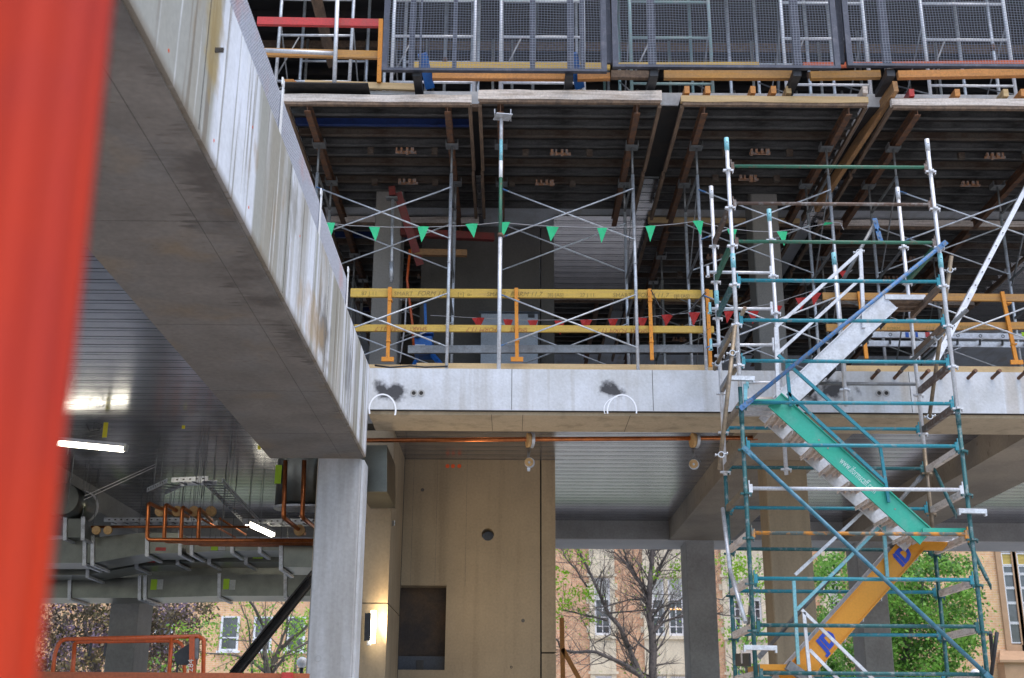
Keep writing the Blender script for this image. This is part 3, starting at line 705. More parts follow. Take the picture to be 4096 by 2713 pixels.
lvltext(r1, [('87 J 11',1445,1181,.08,0),('SMART',1576,1182,.085,0),('FORM 11.7',1668,1182,.095,.3),('[+]  o-',1830,1184,.075,0),('SMART',1948,1185,.085,0),('FORM 11.7',2040,1185,.095,.3),('[8] [AS]',2190,1186,.07,0),('27 J 11',2320,1187,.075,0),('SMART',2452,1189,.085,0),('FORM 11.7',2546,1189,.095,.3),('[8] [AS]',2695,1191,.07,0)], YR_, m_print)
lvltext(r2, [('FORM 11.7',1625,1308,.09,.3),('SMART',1708,1308,.08,0),('FORM 11.7',1990,1311,.09,.3),('SMART',2110,1312,.08,0),('FORM 11.7',2510,1315,.09,.3),('SMART',2590,1316,.08,0)], YR_, m_printr, True)
def post(par, x, xt, yt, yb, Y, base_=True, mt=m_orp):
    A = P(x, yb, Y); B_ = P(xt, yt, Y)
    p_ = MB().bar(A, B_, .05, .035, (0,1,0)).build('post', mt, par)
    for zz in (.35,.95): MB().bar(A+V((-.0,.02,zz-.1)),A+V((0,.02,zz-.08)),.06,.10,(0,1,0)).build('rail_cup', mt, p_)
    if base_: MB().box((A.x-.085,Y-.02,A.z-.03),(A.x+.085,Y+.01,A.z+.03)).build('foot_plate', mt, p_)
for x, xt, yt, yb, bp in ((1551,1560,1150,1438,1),(2068,2065,1153,1438,1),(2608,2598,1157,1440,0),(2842,2828,1158,1468,0)):
    post(gr, x, xt, yt, yb, YR_-.06, bp)
gr2 = thing('timber_guardrail', 'orange timber guardrail seen behind the stair scaffold and cut by the right edge', 'guardrail', P(3700,1474,YR_), 'yellow timber guardrails')
s1 = rail(MB(), 3290, 4250, (1172,1178), (1200,1210), YR_).build('rail', m_lvl2, gr2)
s2 = rail(MB(), 3305, 4250, (1298,1286), (1326,1318), YR_).build('rail', m_lvl2, gr2)
lvltext(s2, [('SMART FORM',3480,1320,.07,0),('SMART FORM',3840,1316,.07,0),('11.7',3700,1318,.08,.3)], YR_, m_print)
for x, xt, yt, yb, bp in ((3466,3436,1168,1435,0),(4066,4008,1168,1450,1)): post(gr2, x, xt, yt, yb, YR_-.06, bp)
# kick boards
for lb, x0, x1, yt in (('pine kick board on the beam edge beside the long beam',1474,1668,1458),('pine kick board running under the left guardrail',1666,2850,1452),('pine kick board at the right, above the rusty pipe stubs',3375,4300,1462)):
    a = P(x0,yt,15.86); b_ = P(x1,yt,15.86)
    tag(MB().box((a.x,15.86,ZT+.002),(b_.x,15.905,a.z)).build('kick_board', m_pine), lb, 'timber board', 'pine kick boards')

# ================================================================ BUNTING
def bunting(lab, strpts, flags, Y, mt, sz, nm='pennant_string'):
    t = thing(nm, lab, 'bunting', P(*strpts[0], Y)); pts = [P(x,y,Y) for x,y in strpts]
    MB().path(pts, .0045, 5).build('string', m_cord, t)
    random.seed(len(flags))
    for (x, y, ww, hh, tip) in flags:
        ww *= random.uniform(.86,1.1); hh *= random.uniform(.9,1.12); tip += random.uniform(-7,7)
        A = P(x-ww/2,y,Y-.008); B_ = P(x+ww/2,y+random.uniform(-3,3),Y-.008); C = P(x+tip,y+hh,Y-.008+random.uniform(-.02,.03)); M1_ = (A+C)/2+V((0,-.02,0)); M2_ = (B_+C)/2+V((0,.02,0)); T = (A+B_)/2+V((0,-.012,0))
        b = MB(); b.face([A,T,M1_],True); b.face([T,B_,M2_],True); b.face([T,M2_,M1_],True); b.face([M1_,M2_,C],True); b.build('pennant', mt, t)
F = []
for x, y, tp in ((1318,893,0),(1498,908,-1),(1693,907,-2),(1886,897,5),(2019,891,-14),(2210,906,-2),(2409,913,2),(2602,905,5),(2792,884,10),(2928,916,-4),(3128,926,6)):
    F.append((x,y,46,60,tp))
bunting('string of green pennants tied across the shoring towers', [(1300,891),(1400,903),(1560,909),(1700,909),(1880,902),(1998,890),(2150,903),(2350,911),(2560,908),(2700,897),(2790,884),(2830,896),(2920,915),(3010,925),(3090,928),(3200,915),(3290,898),(3345,889),(3362,893),(3375,920)], F+[(3318,890,40,12,-26)], 15.55, m_pgreen, 1)
F = [(x,y,46,52,-2) for x,y in ((1913,1273),(2032,1277),(2131,1282),(2238,1283),(2345,1280),(2452,1276),(2566,1270),(2670,1260),(2778,1250),(2916,1246),(3013,1246),(3108,1222),(3206,1193),(3262,1172))]
bunting('string of red warning pennants hanging dimly behind the guardrail', [(1722,1262),(1900,1272),(2100,1281),(2350,1280),(2560,1271),(2778,1250),(2950,1240),(3100,1212),(3230,1170),(3330,1143),(3410,1080)], F+[(3375,1085,40,40,0)], 16.4, m_pred, 1)

# ================================================================ STAIR SCAFFOLD
YF, YK = 13.2, 14.4
LV = [6.57-.495*k for k in range(14)]          # rosette heights above the eye
XL, XRr = X_(2955,1456,YF), X_(3809,1460,YF)
sca = thing('stair_scaffold', 'tall modular stair scaffold of teal, silver and blue tubes with a green lettered flight', 'scaffold', ((XL+XRr)/2,(YF+YK)/2,0))
def cup(par, x, y, z, mt):
    b = MB().bar((x-.062,y,z),(x+.062,y,z),.045,.022).bar((x,y-.062,z),(x,y+.062,z),.045,.0221)
    b.bar((x+.055,y,z-.035),(x+.055,y,z+.0),.035,.008,(1,0,0)) 
    return b.build('coupling_cup', mt, par)
def standard(x, y, segs, ztop, zbot=0, cups=None, off=0):
    # segs: (z_low, z_high, material) from the top
    first = None
    for i, (z0, z1, mt) in enumerate(segs):
        b = MB().tube((x,y,z0),(x,y,z1),.0243,12)
        if first is None: first = b.build('standard', mt, sca)
        else: b.build('standard', mt, sca)
    for z in (cups or []):
        mt = next((m_ for z0, z1, m_ in segs if z0 <= z <= z1), m_alu)
        if mt in (m_tealp,): mt = m_alu
        cup(first, x, y, z, mt)
    return first
def sleeve(par, x, y, z0, z1, mt):
    b = MB().tube((x,y,z0),(x,y,z1),.029,12).build('sleeve', mt, par)
    MB().tube((x,y-.0285,z1-.07),(x,y-.0305,z1-.07),.007,8).build('pin_hole', m_black, b)
zF = [H(h)-.06 for h in LV]
a = standard(XL, YF, [(H(3.78),H(6.95),m_alu),(H(0.2),H(3.78),m_tealw),(0,H(.2),m_tealw)], 0, cups=zF[:13])
sleeve(a, XL, YF, H(6.78), H(6.95), m_tealp); sleeve(a, XL, YF, H(5.24), H(5.42), m_tealp); sleeve(a, XL, YF, H(3.35), H(3.54), m_tealw)
a = standard(XRr, YF, [(H(3.52),H(6.95),m_alu),(0,H(3.52),m_tealw)], 0, cups=zF[:13])
sleeve(a, XRr, YF, H(6.79), H(6.95), m_alu); sleeve(a, XRr, YF, H(5.26), H(5.44), m_tealp); sleeve(a, XRr, YF, H(3.35), H(3.55), m_tealw)
a = standard(XL, YK, [(H(3.0),H(6.87),m_alu),(0,H(3.0),m_tealw)], 0, cups=zF[1:13])
sleeve(a, XL, YK, H(6.7), H(6.87), m_alu); sleeve(a, XL, YK, H(5.22), H(5.40), m_tealp)
a = standard(XRr, YK, [(H(3.35),H(6.87),m_alu),(H(2.2),H(3.35),m_oldtub),(0,H(2.2),m_tealw)], 0, cups=zF[1:13])
sleeve(a, XRr, YK, H(6.7), H(6.87), m_alu)
zM = H(5.58)
XM1, XM2 = X_(3106,1300,14.2), X_(3358,1300,14.2)
a = standard(XM1, 14.2, [(P(3140,1900,14.2).z, P(3092,838,14.2).z, m_alu)], 0, cups=[H(h)-.06 for h in (6.08,5.585,5.09,4.595,4.1,3.6,3.1)])
sleeve(a, XM1, 14.2, P(3092,885,14.2).z, P(3092,838,14.2).z, m_tealp)
a = standard(XM2, 14.2, [(P(3382,1625,14.2).z, P(3332,1012,14.2).z, m_alu)], 0, cups=[H(h)-.06 for h in (5.0,4.1)])
sleeve(a, XM2, 14.2, P(3332,1060,14.2).z, P(3332,1012,14.2).z, m_tealp)
def ledger(x0, x1, y, z, mt, r=.0215, ends=True, mte=None):
    o = MB().tube((x0+.075,y-.0,z),(x1-.075,y,z),r,12).build('ledger', mt, sca)
    for x, sg in ((x0,1),(x1,-1)):
        MB().bar((x+sg*.055,y,z-.05),(x+sg*.055,y,z+.045),.04,.035,(0,1,0)).bar((x+sg*.04,y,z-.09),(x+sg*.04,y,z+.09),.012,.02,(0,1,0)).build('wedge_end', mte or mt, o)
    return o
fm = [m_green,m_brown,m_green,m_teal,m_teal,m_teal,m_teal,m_teal,m_alu,m_rusto,m_teal,m_tealw,m_tealw]
for k in range(13): ledger(XL, XRr, YF, H(LV[k]), fm[k], mte=(m_brown if k < 3 else None))
for k in range(6, 13): ledger(XL, XRr, YK, H(LV[k]), [m_teal,m_tealw,m_teal,m_tealw,m_teal,m_teal,m_teal][k-6])
# transoms (flat channels going inwards)
for k in range(1, 13):
    for x in (XL, XRr):
        if x == XRr and k < 2: continue
        mt = [m_brtim,m_brown,m_green,m_tealw,m_galvd,m_galvd,m_oldtub,m_oldtub,m_oldtub,m_pale,m_pale,m_pale,m_pale][k] if x == XL else [m_brtim,m_brtim,m_green,m_brtim,m_brtim,m_brown,m_brown,m_pale,m_pale,m_pale,m_pale,m_pale,m_pale][k]
        MB().bar((x,YF+.05,H(LV[k])-.02),(x,YK-.05,H(LV[k])-.02),.045,.075).build('transom', mt, sca)
# silver hook ledgers to the building side
def tubeF(nm, a, b_, Ya, Yb, r, mt, par=sca, lab=None, n=12):
    return MB().tube(P(*a,Ya), P(*b_,Yb), r, n).build(nm, mt, par, lab)
for (a, b_) in (((2838,1089),(3084,1092)),((2846,1235),(3086,1236)),((2850,1381),(3094,1380)),((2995,1531),(3110,1531))):
    o = tubeF('ledger', a, b_, 14.2, 14.2, .02, m_alu)
    q = P(*a,14.2); MB().bar(q+V((-.02,0,-.07)),q+V((-.02,0,.08)),.03,.03,(0,1,0)).bar(q+V((-.05,0,-.06)),q+V((-.0,0,-.06)),.03,.015).build('hook_end', m_tealp if a[1] > 1100 else m_alu, o)
    q = P(*b_,14.2); MB().bar(q+V((0,0,-.08)),q+V((0,0,.09)),.03,.035,(0,1,0)).build('wedge_end', m_alu, o)
tubeF('ledger', (3165,1534), (3662,1537), 14.35, 14.35, .022, m_galvd)
tubeF('ledger', (3170,1128), (3610,1132), 14.35, 14.35, .012, m_galvd)
def flatends(a, b_, Ya, Yb, r, mt, nm='brace'):
    A, B_ = P(*a,Ya), P(*b_,Yb); d = (B_-A).normalized()
    o = MB().tube(A+d*.16, B_-d*.16, r, 12).tube(A+d*.09,A+d*.16,r*.6,12,r2=r,cap=False).build(nm, mt, sca)
    MB().bar(A-d*.03,A+d*.15,.012,.06,(0,0,1)).disc(A+d*.03,(0,1,0),.014,.035,10).build('flat_end', mt, o)
    MB().bar(B_+d*.03,B_-d*.15,.012,.06,(0,0,1)).disc(B_-d*.03,(0,1,0),.014,.035,10).build('flat_end', mt, o)
    return o
flatends((2968,1630),(3779,973),YF-.06,YF-.06,.0245,m_blue)
flatends((2980,1795),(3985,2735),YF-.06,YF-.06,.0245,mat('blue_grey_worn_paint', (.04,.16,.22), (.10,.22,.30), 9, (.45,.6), .5, .1))
flatends((3700,1890),(3040,2625),YK+.05,YK+.05,.0245,m_galvd)
flatends((3738,1880),(3823,2060),YF+.9,YF+.1,.022,m_tealw)
flatends((3866,2150),(3962,2345),YK,YF+.1,.022,m_tealw)
tubeF('brace', (3962,2530),(3970,2640), YF+.1, YF+.5, .02, m_black)
tubeF('brace', (3988,2530),(3965,2700), YF+.1, YF+.3, .022, m_black)
# loose tubes with couplers
def coupler(q, par):
    MB().ring(q+V((0,-.03,0)),(0,1,0.0),.026,.036,.05,14).bar(q+V((-.06,0,.0)),q+V((.07,0,.02)),.02,.014).disc(q+V((-.06,0,0)),(1,0,0),.018,.012,8).disc(q+V((.07,0,.02)),(1,0,0),.018,.012,8).build('coupler', m_galv, par)
def loose(a, b_, Ya, Yb, mt, cps=()):
    o = tubeF('loose_tube', a, b_, Ya, Yb, .0242, mt)
    A, B_ = P(*a,Ya), P(*b_,Yb); d = (B_-A).normalized()
    MB().disc(A-d*.001, d, .019, .003, 12).build('tube_hole', m_rust if mt is m_oldtub else m_black, o)
    for f in cps: coupler(A.lerp(B_, f), o)
    return o
loose((2980,1232),(2858,1478),YF-.1,YF+.9,m_oldtub,(.9,))
loose((2941,1302),(2877,1880),YF-.16,YF-.1,m_oldtub,(.20,.9))
loose((2945,1470),(2892,1560),YF+.1,YF+1.0,m_oldtub)
loose((3868,1240),(3608,1478),YF-.1,YF+1.0,m_galvd,(.45,))
loose((3806,1023),(3716,1678),YF+.1,YF+1.05,m_oldtub,(.09,.46,.985))
loose((3503,887),(3376,1114),14.1,14.1,m_galvd,(.55,))
flatends((3500,882),(3521,958),14.05,14.05,.012,m_blue,'prop_head')
loose((2891,2035),(2920,2280),YK-.1,YF+.4,m_galv); loose((2920,2280),(2982,2490),YF+.4,YF,m_galv)
def coupled(x, y, z, nm='coupler'): coupler(V((x,y,z)), sca)
# clamp plates
for (x, y, Y, wd) in ((2965,1513,YF-.05,150),(3888,2044,YF-.05,160),(3040,2590,YF-.05,190)):
    a, b_ = P(x-wd*.35,y,Y), P(x+wd*.35,y+3,Y)
    MB().bar(a,b_,.06,.05).bar(a+V((.01,0,-.045)),a+V((.01,0,0.02)),.05,.02,(1,0,0)).bar(b_+V((-.01,0,-.05)),b_+V((-.01,0,0.02)),.05,.02,(1,0,0)).build('deck_bracket', m_galv, sca)
MB().prism([P(2975,1535,YF-.02),P(2992,1535,YF-.02),P(2988,1600,YF-.02),P(2976,1600,YF-.02)],(0,.03,0)).build('bracket_web', m_tealp, sca)
# left side landing planks
o = MB().bar(P(3000,2640,YF-.0),P(2945,2640,YK-.1),.02,.14).build('toe_board', m_ply, sca)
MB().box(P(2965,2600,YF+.5),P(3018,2655,YF+.55)).build('toe_board', m_pale, sca)

# ---- stair flights: two stringers, treads between
def flight(name, pts, hh, Ya, Yb, mta, mtb, ntr, lab=None, mtt=m_alu, ttop=.0):
    A, B_ = P(*pts[0],Ya), P(*pts[1],Ya)
    def strg(Y, mt):
        a, b_ = V((A.x,Y,A.z)), V((B_.x,Y,B_.z)); d = (b_-a).normalized(); n = V((-d.z,0,d.x)); 
        if n.z < 0: n = -n
        b = MB().prism([a-n*hh/2,b_-n*hh/2,b_+n*hh/2,a+n*hh/2],(0,.006,0))
        b.prism([a+n*(hh/2-.012),b_+n*(hh/2-.012),b_+n*hh/2,a+n*hh/2],(0,-.022,0)).prism([a-n*hh/2,b_-n*hh/2,b_-n*(hh/2-.012),a-n*(hh/2-.012)],(0,-.022,0))
        return b, d, n
    b, d, n = strg(Ya, mta); main = b.build(name, mta, sca, lab)
    b, _, _ = strg(Yb, mtb); b.build('stringer', mtb, main)
    fr = None
    for i in range(ntr):
        f = (i+.5)/ntr; c = A.lerp(B_, f); zc = c.z - hh*.30
        b = MB().box((c.x-.125,Ya+.008,zc),(c.x+.125,Yb-.002,zc+.006))
        for xx in (-.115,-.035,.045,.109): b.box((c.x+xx,Ya+.008,zc-.035),(c.x+xx+.006,Yb-.002,zc))
        if fr is None: fr = b.build('tread', mtt, main); fx = c.copy()
        else: inst(fr, main, V((c.x-fx.x,0,c.z-fx.z)))
    return main, A, B_, d, n
# green flight, near lane
f2, A, B_, d, n = flight('stair_flight', ((3098,1600),(3705,2150)), .23, YF+.13, YF+.66, m_greenb, m_alu, 8, 'green painted stair flight with white web address', m_pale)
def deckp(par, x0, x1, y, Ya, Yb, mt, mtt):
    a, b_ = P(x0,y,Ya), P(x1,y,Ya)
    MB().box((a.x,Ya,a.z-.06),(b_.x,Ya+.03,a.z+.0)).build('landing_edge', mt, par)
    for i in range(3):
        y0 = Ya+.032+i*(Yb-Ya-.03)/3; MB().box((a.x+.0,y0,a.z-.05),(b_.x,y0+(Yb-Ya-.03)/3-.01,a.z-.02)).box((a.x,y0+.02,a.z-.075),(b_.x,y0+.035,a.z-.05)).build('landing_plank', mtt, par)
deckp(f2, 2990, 3125, 1597, YF+.08, YF+.68, m_greenb, m_alu)
deckp(f2, 3690, 3862, 2112, YF+.08, YF+.68, m_greenb, m_alu)
MB().box(P(2990,1620,YF+.7),P(3120,1627,YK-.05)).build('landing_plank', m_pale, f2)
q = A.lerp(B_, .445) ; org = q + V((0,-.004,0)) - n*.035
tx = text('web_address', 'www.iformscaff.com', .125, org, d, n, m_textw, f2, 0, .001, sx=.50)
tx['label'] = 'white web address lettering on the green stringer'
for f in (.30,.36,.80): 
    c = A.lerp(B_, f); MB().disc(c+V((0,-.002,0)),(0,1,0),.010,.006,10).build('bolt', m_rustb, f2)
# aluminium flight, upper, far lane, climbing right
f1, A1, B1, d1, n1 = flight('stair_flight', ((3120,1620),(3560,1205)), .25, YF+.62, YK-.12, m_alu, m_galvd, 6, 'bare aluminium stair flight climbing to the top landing', m_galvd)
deckp(f1, 3540, 3702, 1178, YF+.6, YK-.1, m_alu, m_brtim)
# yellow flight
f3, A3, B3, d3, n3 = flight('stair_flight', ((3665,2160),(3150,2740)), .27, YF+.70, YK-.14, m_yel, m_alu, 7, 'yellow stair flight stencilled in blue', m_alu)
MB().prism([P(3600,2164,YF+.69),P(3800,2168,YF+.69),P(3770,2203,YF+.69),P(3650,2200,YF+.69)],(0,.02,0)).build('landing_edge', m_yel, f3)
deckp(f3, 3590, 3850, 2152, YF+.70, YK-.1, m_alu, m_galvd)
MB().box(P(3040,2668,YF+.3)-V((0,0,.03)),P(3215,2672,YK-.2)).build('landing_plank', m_yel, f3)
for f, s_ in ((.135,'iD'),(.73,'JD')):
    c = A3.lerp(B3, f); tt = text('stencil', s_[::-1] if 0 else s_, .22, c-n3*.075+d3*.05+V((0,-.006,0)), -d3, n3, m_bluepr, f3, .1, .001, sx=.95, bold=.012)
    MB().prism([c+n3*.06+d3*.02+V((0,-.004,0)),c+n3*.09+d3*.02+V((0,-.004,0)),c+n3*.07-d3*.05+V((0,-.004,0))],(0,-.002,0)).build('stencil_mark', m_bluepr, f3)
# handrails
def hr_(pts, Y, mt, w_=.035, nm='handrail'):
    b = MB(); Q = [P(x,y,Y) for x,y in pts]
    for i in range(len(Q)-1): b.bar(Q[i], Q[i+1], w_-.003*i, w_-.003*i, (0,1,0))
    return b.build(nm, mt, sca)
hr_(((3112,1421),(3520,1785),(3555,2010)), YF+.10, m_teal)
hr_(((3150,1572),(3546,1935)), YF+.10, m_teal); hr_(((3146,1452),(3163,1625)), YF+.1, m_teal)
hr_(((3112,1600),(3103,1310),(3448,1000)), YF+.60, m_alu, .042)
hr_(((3110,1415),(3450,1108)), YF+.60, m_alu, .036); hr_(((3441,1010),(3455,1312)), YF+.60, m_alu, .042)
hr_(((3180,2300),(3530,1975)), YF+.67, m_galv, .036); hr_(((3174,2312),(3193,2660)), YF+.67, m_tealp, .036)
hr_(((3186,2440),(3532,2095)), YF+.67, m_tealp, .036); hr_(((3535,2105),(3549,2308)), YF+.67, m_tealp, .036)
hr_(((3207,2440),(3500,2725)), YF+.10, m_alu, .034); hr_(((3215,2450),(3240,2713)), YF+.10, m_alu, .034); hr_(((3238,2600),(3360,2725)), YF+.1, m_alu, .034)
hr_(((3150,2660),(3330,2790)), YF+.16, m_galvd, .1, 'lower_stringer')
# big push-pull prop and ladder behind the scaffold
pp = thing('push_pull_prop', 'long aluminium raking prop stamped with lettering, at the right edge behind the scaffold', 'prop', P(3740,1474,15.1))
A = P(4130,700,15.1); B_ = P(3738,1450,14.95); Mid = A.lerp(B_, .62)
o = MB().bar(A, Mid, .06, .075, (0,1,0)).build('inner_tube', m_alu, pp); MB().bar(Mid, B_, .075, .09, (0,1,0)).build('outer_tube', m_alu, pp)
dd = (A-B_).normalized(); nn_ = V((-dd.z,0,dd.x))
text('stamp', 'EASY FORMWORKS', .085, P(3985,975,15.05)-nn_*.03, dd, nn_, m_print, pp, 0, .001)
for i in range(9):
    q = A.lerp(B_, .33+i*.07)+V((0,-.049,0)); MB().disc(q,(0,1,0),.009,.004,8).build('pin_hole', m_black, o)
ld = thing('ladder', 'aluminium ladder lying on its side behind the right guardrail with coloured stickers', 'ladder', P(3800,1350,16.3))
for y0, y1, Y in ((1338,1350,16.2),(1374,1382,16.65)):
    MB().bar(P(3430,y0,Y),P(4240,y1,Y),.03,.085).build('stile', m_alu, ld)
for x in range(3470,4240,90):
    a, b_ = P(x,1338+(x-3430)*.015,16.2), P(x,1374+(x-3430)*.01,16.65)
    MB().tube(a, b_, .018, 8).ring(a+V((0,-.016,0)),(0,-1,0),.014,.026,.004,14).build('rung', m_galvd, ld)
for x, wd, mt in ((3620,14,m_tapeb),(3660,10,m_tapeb),(3700,18,m_redp),(3730,50,m_pad),(4085,30,m_tapeg)):
    a = P(x,1341,16.2); b_ = P(x+wd,1341,16.2); MB().box((a.x,16.181,a.z-.038),(b_.x,16.184,a.z+.038)).build('sticker', mt, ld)

tag(MB().path([P(1500,1462,15.6),P(1560,1470,15.5),P(1640,1464,15.6),P(1700,1469,15.5),P(1790,1466,15.6)], .012, 6).build('loose_cable', m_black), 'black cable lying along the slab edge below the left guardrail', 'cable')
tag(MB().path([P(2604,1160,15.6),P(2640,1230,15.6),P(2690,1262,15.6),P(2760,1240,15.6),P(2822,1170,15.6)], .008, 6).build('slack_cable', m_black), 'thin dark cable slung slack between two orange posts', 'cable')
# ================================================================ UPPER STOREY: screens, rails, towers
def screen(lab, x0, x1, yb, ups, Y=14.3, gap=()):
    z0 = P((x0+x1)/2, yb, Y).z; xa_, xb_ = P(x0,150,Y).x, P(x1,150,Y).x; zt = H(10.9)
    t = thing('mesh_screen', lab, 'mesh screen', ((xa_+xb_)/2,Y,z0), 'dark framed mesh screens along the top of the picture')
    for u in (xa_, xb_-.075): MB().box((u,Y-.03,z0+.041),(u+.075,Y+.03,zt)).build('frame_upright', m_dkst, t)
    for x, wd in ups:
        q = P(x,100,Y).x; MB().box((q,Y-.0,z0+.042),(q+wd,Y+.045,zt)).build('frame_upright', m_dkst, t)
    MB().box((xa_,Y-.035,z0),(xb_,Y+.035,z0+.04)).build('frame_rail', m_dkst, t)
    st = .040; random.seed(int(x0)); b = MB(); b2 = MB(); k = 0; x = xa_+.08
    def wob(z, x, s): return .006*math.sin(z*5+s)+.004*math.sin(z*13+s*2)
    while x < xb_-.08:
        pts = [V((x+wob(z0+.05+j*(zt-z0)/12, x, k*.15)*.8, Y-.012, z0+.045+j*(zt-z0-.05)/12)) for j in range(13)]
        for j in range(12): b.bar(pts[j], pts[j+1], .0036, .0036, (0,1,0))
        x += st; k += 1
    z = z0+.07; k = 0
    while z < zt:
        n_ = 16; pts = [V((xa_+.05+j*(xb_-xa_-.1)/n_, Y-.017, z+wob(j*.9, 0, k*.12)*.8)) for j in range(n_+1)]
        for j in range(n_): b2.bar(pts[j], pts[j+1], .0036, .003, (0,1,0))
        z += st; k += 1
    b.build('upright_wires', m_wire, t, kind='stuff'); b2.build('level_wires', m_wire, t, kind='stuff')
    return t
screen('leftmost mesh screen, hung lower with blue brackets behind its bottom edge', 1533, 2425, 288, ((1640,.07),(1680,.03),(1812,.06),(2120,.07),(2268,.09),(2320,.06)))
screen('middle mesh screen with a double upright, between the two gaps', 2448, 3350, 275, ((2590,.10),(3165,.11)))
screen('mesh screen at the right edge, above an orange rail', 3378, 4300, 270, ((3520,.11),(4110,.03)))
def upbar(nm, lab, cat, a, b_, wd, ht, mt, Y=14.7): return tag(MB().bar(P(*a,Y),P(*b_,Y),wd,ht).build(nm, mt), lab, cat)
for x, x2 in ((2425,2448),(3352,3376)): tag(MB().bar(P(x,-40,14.45),P(x+12,255,14.45),.09,.05,(0,1,0)).build('joint_post', m_dkst), 'dark steel post in the gap %s' % ('left of the middle mesh screen' if x < 3000 else 'right of the middle mesh screen'), 'post')
upbar('edge_timber', 'orange edge timber under the leftmost mesh screen', 'timber beam', (1730,307), (2290,310), .08, .09, m_ortim)
upbar('edge_timber', 'orange edge timber continuing to the screen gap', 'timber beam', (2310,311), (2440,308), .08, .09, m_ortim)
upbar('edge_timber', 'brown edge timber under the left end of the middle screen', 'timber beam', (2444,300), (2595,303), .08, .11, m_brtim, 14.66)
upbar('edge_timber', 'weathered timber beneath the middle mesh screen', 'timber beam', (2655,302), (3170,303), .08, .12, m_lvl2)
upbar('edge_timber', 'orange timber between the middle and right screens', 'timber beam', (3240,305), (3520,300), .08, .11, m_lvl2)
upbar('edge_timber', 'orange timber under the right mesh screen with a yellow tape mark', 'timber beam', (3590,302), (4250,290), .08, .11, m_ortim)
upbar('yellow_rail', 'yellow printed timber rail seen through the leftmost screen', 'rail', (1640,262), (2440,266), .045, .095, m_lvl, 15.2)
upbar('yellow_rail', 'yellow timber rail seen through the middle screen, ending halfway', 'rail', (2455,262), (3035,260), .045, .075, m_lvl, 15.2)
upbar('red_rail', 'orange red rail seen through the right screen', 'rail', (3212,262), (4250,252), .045, .075, m_orlift, 15.2)
for x, yt, mt in ((1690,215,m_blueb),(2290,215,m_blueb),(2625,270,m_black),(3190,270,m_black),(3560,270,m_black)):
    lb = {1690:'blue steel bracket under the left end of the first screen',2290:'blue steel bracket near the right end of the first screen',2625:'black bracket under the middle screen, left one',3190:'black bracket under the right end of the middle screen',3560:'black bracket under the right screen'}[x]
    A_ = P(x,yt,14.5); B2 = P(x+(30 if mt is m_blueb else -28),353,14.9)
    t = tag(MB().bar(A_,B2,.13 if mt is m_blueb else .10,.05,(0,1,0)).build('screen_bracket', mt), lb, 'bracket')
    MB().box((A_.x-.11,14.33,P(x,315,14.4).z),(A_.x+.0,14.9,P(x,292,14.4).z)).build('cross_arm', m_black, t)
# upper towers standing on the upper slab, faces to the street
m_galvt = mat('greenish_galvanised', (.22,.33,.32), (.28,.30,.29), 9, (.45,.7), .5, .3)
def tower2(lab, x0, x1, mt, Y0=15.65, Y1=17.4, grp='shoring frames on the upper floor'):
    xa_, xb_ = P(x0,100,Y0).x, P(x1,100,Y0).x
    t = thing('shoring_trestle', lab, 'shoring frame', ((xa_+xb_)/2,Y0,ZU1), grp)
    for y in (Y0, Y1):
        for x in (xa_, xb_): MB().tube((x,y,ZU1),(x,y,H(12.1)),.026,10).build('leg', mt, t)
        for dz in (.55,1.33,1.95): MB().tube((xa_,y,ZU1+dz),(xb_,y,ZU1+dz),.02,8).build('rung', mt, t)
        MB().tube((xa_,y,ZU1+.62),(xa_+.3,y,ZU1+1.3),.013,8).build('frame_diagonal', m_galvd, t)
    for x in (xa_, xb_): MB().tube((x,Y0,ZU1+.4),(x,Y1,ZU1+1.6),.012,8).tube((x,Y0,ZU1+1.6),(x,Y1,ZU1+.4),.012,8).build('brace', m_galvd, t)
    return t
u1 = tower2('silver shoring frame behind the left half of the first screen', 1575, 1900, m_alu)
u2 = tower2('silver shoring frame behind the right half of the first screen', 2004, 2333, m_alu)
u3 = tower2('greenish shoring frame behind the middle screen', 2520, 2838, m_galvt)
u4 = tower2('silver shoring frame straddling the gap between middle and right screens', 3128, 3456, m_alu)
u5 = tower2('silver shoring frame behind the right screen', 3690, 4025, m_alu)
u6 = tower2('thin silver shoring frame at the left above the timber block', 1120, 1410, m_galv)
for src, lb in ((u1,'dark frame deeper behind the first screen, left'),(u2,'dark frame deeper behind the first screen, right'),(u3,'dark frame deeper behind the middle screen'),(u4,'dark frame deeper behind the gap on the right'),(u5,'dark frame deeper behind the right screen'),(u6,'dark frame deeper in the open part at left')):
    for dy, w_ in ((3.6,'nearer'),(7.4,'farther')):
        c = copy_tree(src); c.location.y += dy; c.location.x += random.uniform(-.4,.4); c['label'] = lb+', the '+w_+' of two'; c['group'] = 'shoring frames deep on the upper floor'
        for ch in c.children: ch.data.materials
random.seed(31)
for i in range(16):
    x = 1600+i*165+random.uniform(-50,50); Y = random.uniform(16.3,21)
    q = P(x,100,Y); dx = random.uniform(-.25,.25) if i%3 == 0 else 0
    t = thing('grey_prop', 'thin grey prop in the dark behind the mesh screens', 'prop', (q.x,Y,ZU1), 'grey props behind the mesh screens')
    MB().tube((q.x,Y,ZU1),(q.x+dx,Y,H(12.1)),.028,8).build('tube', m_galvd if i%2 else m_galv, t)
    MB().tube((q.x+dx*.5,Y,H(10.2)),(q.x+dx*.5+.001,Y,H(10.32)),.042,8).build('collar', m_rust, t)
    MB().box((q.x-.09,Y-.09,ZU1+.001),(q.x+.09,Y+.09,ZU1+.012)).build('foot_plate', m_galvd, t)
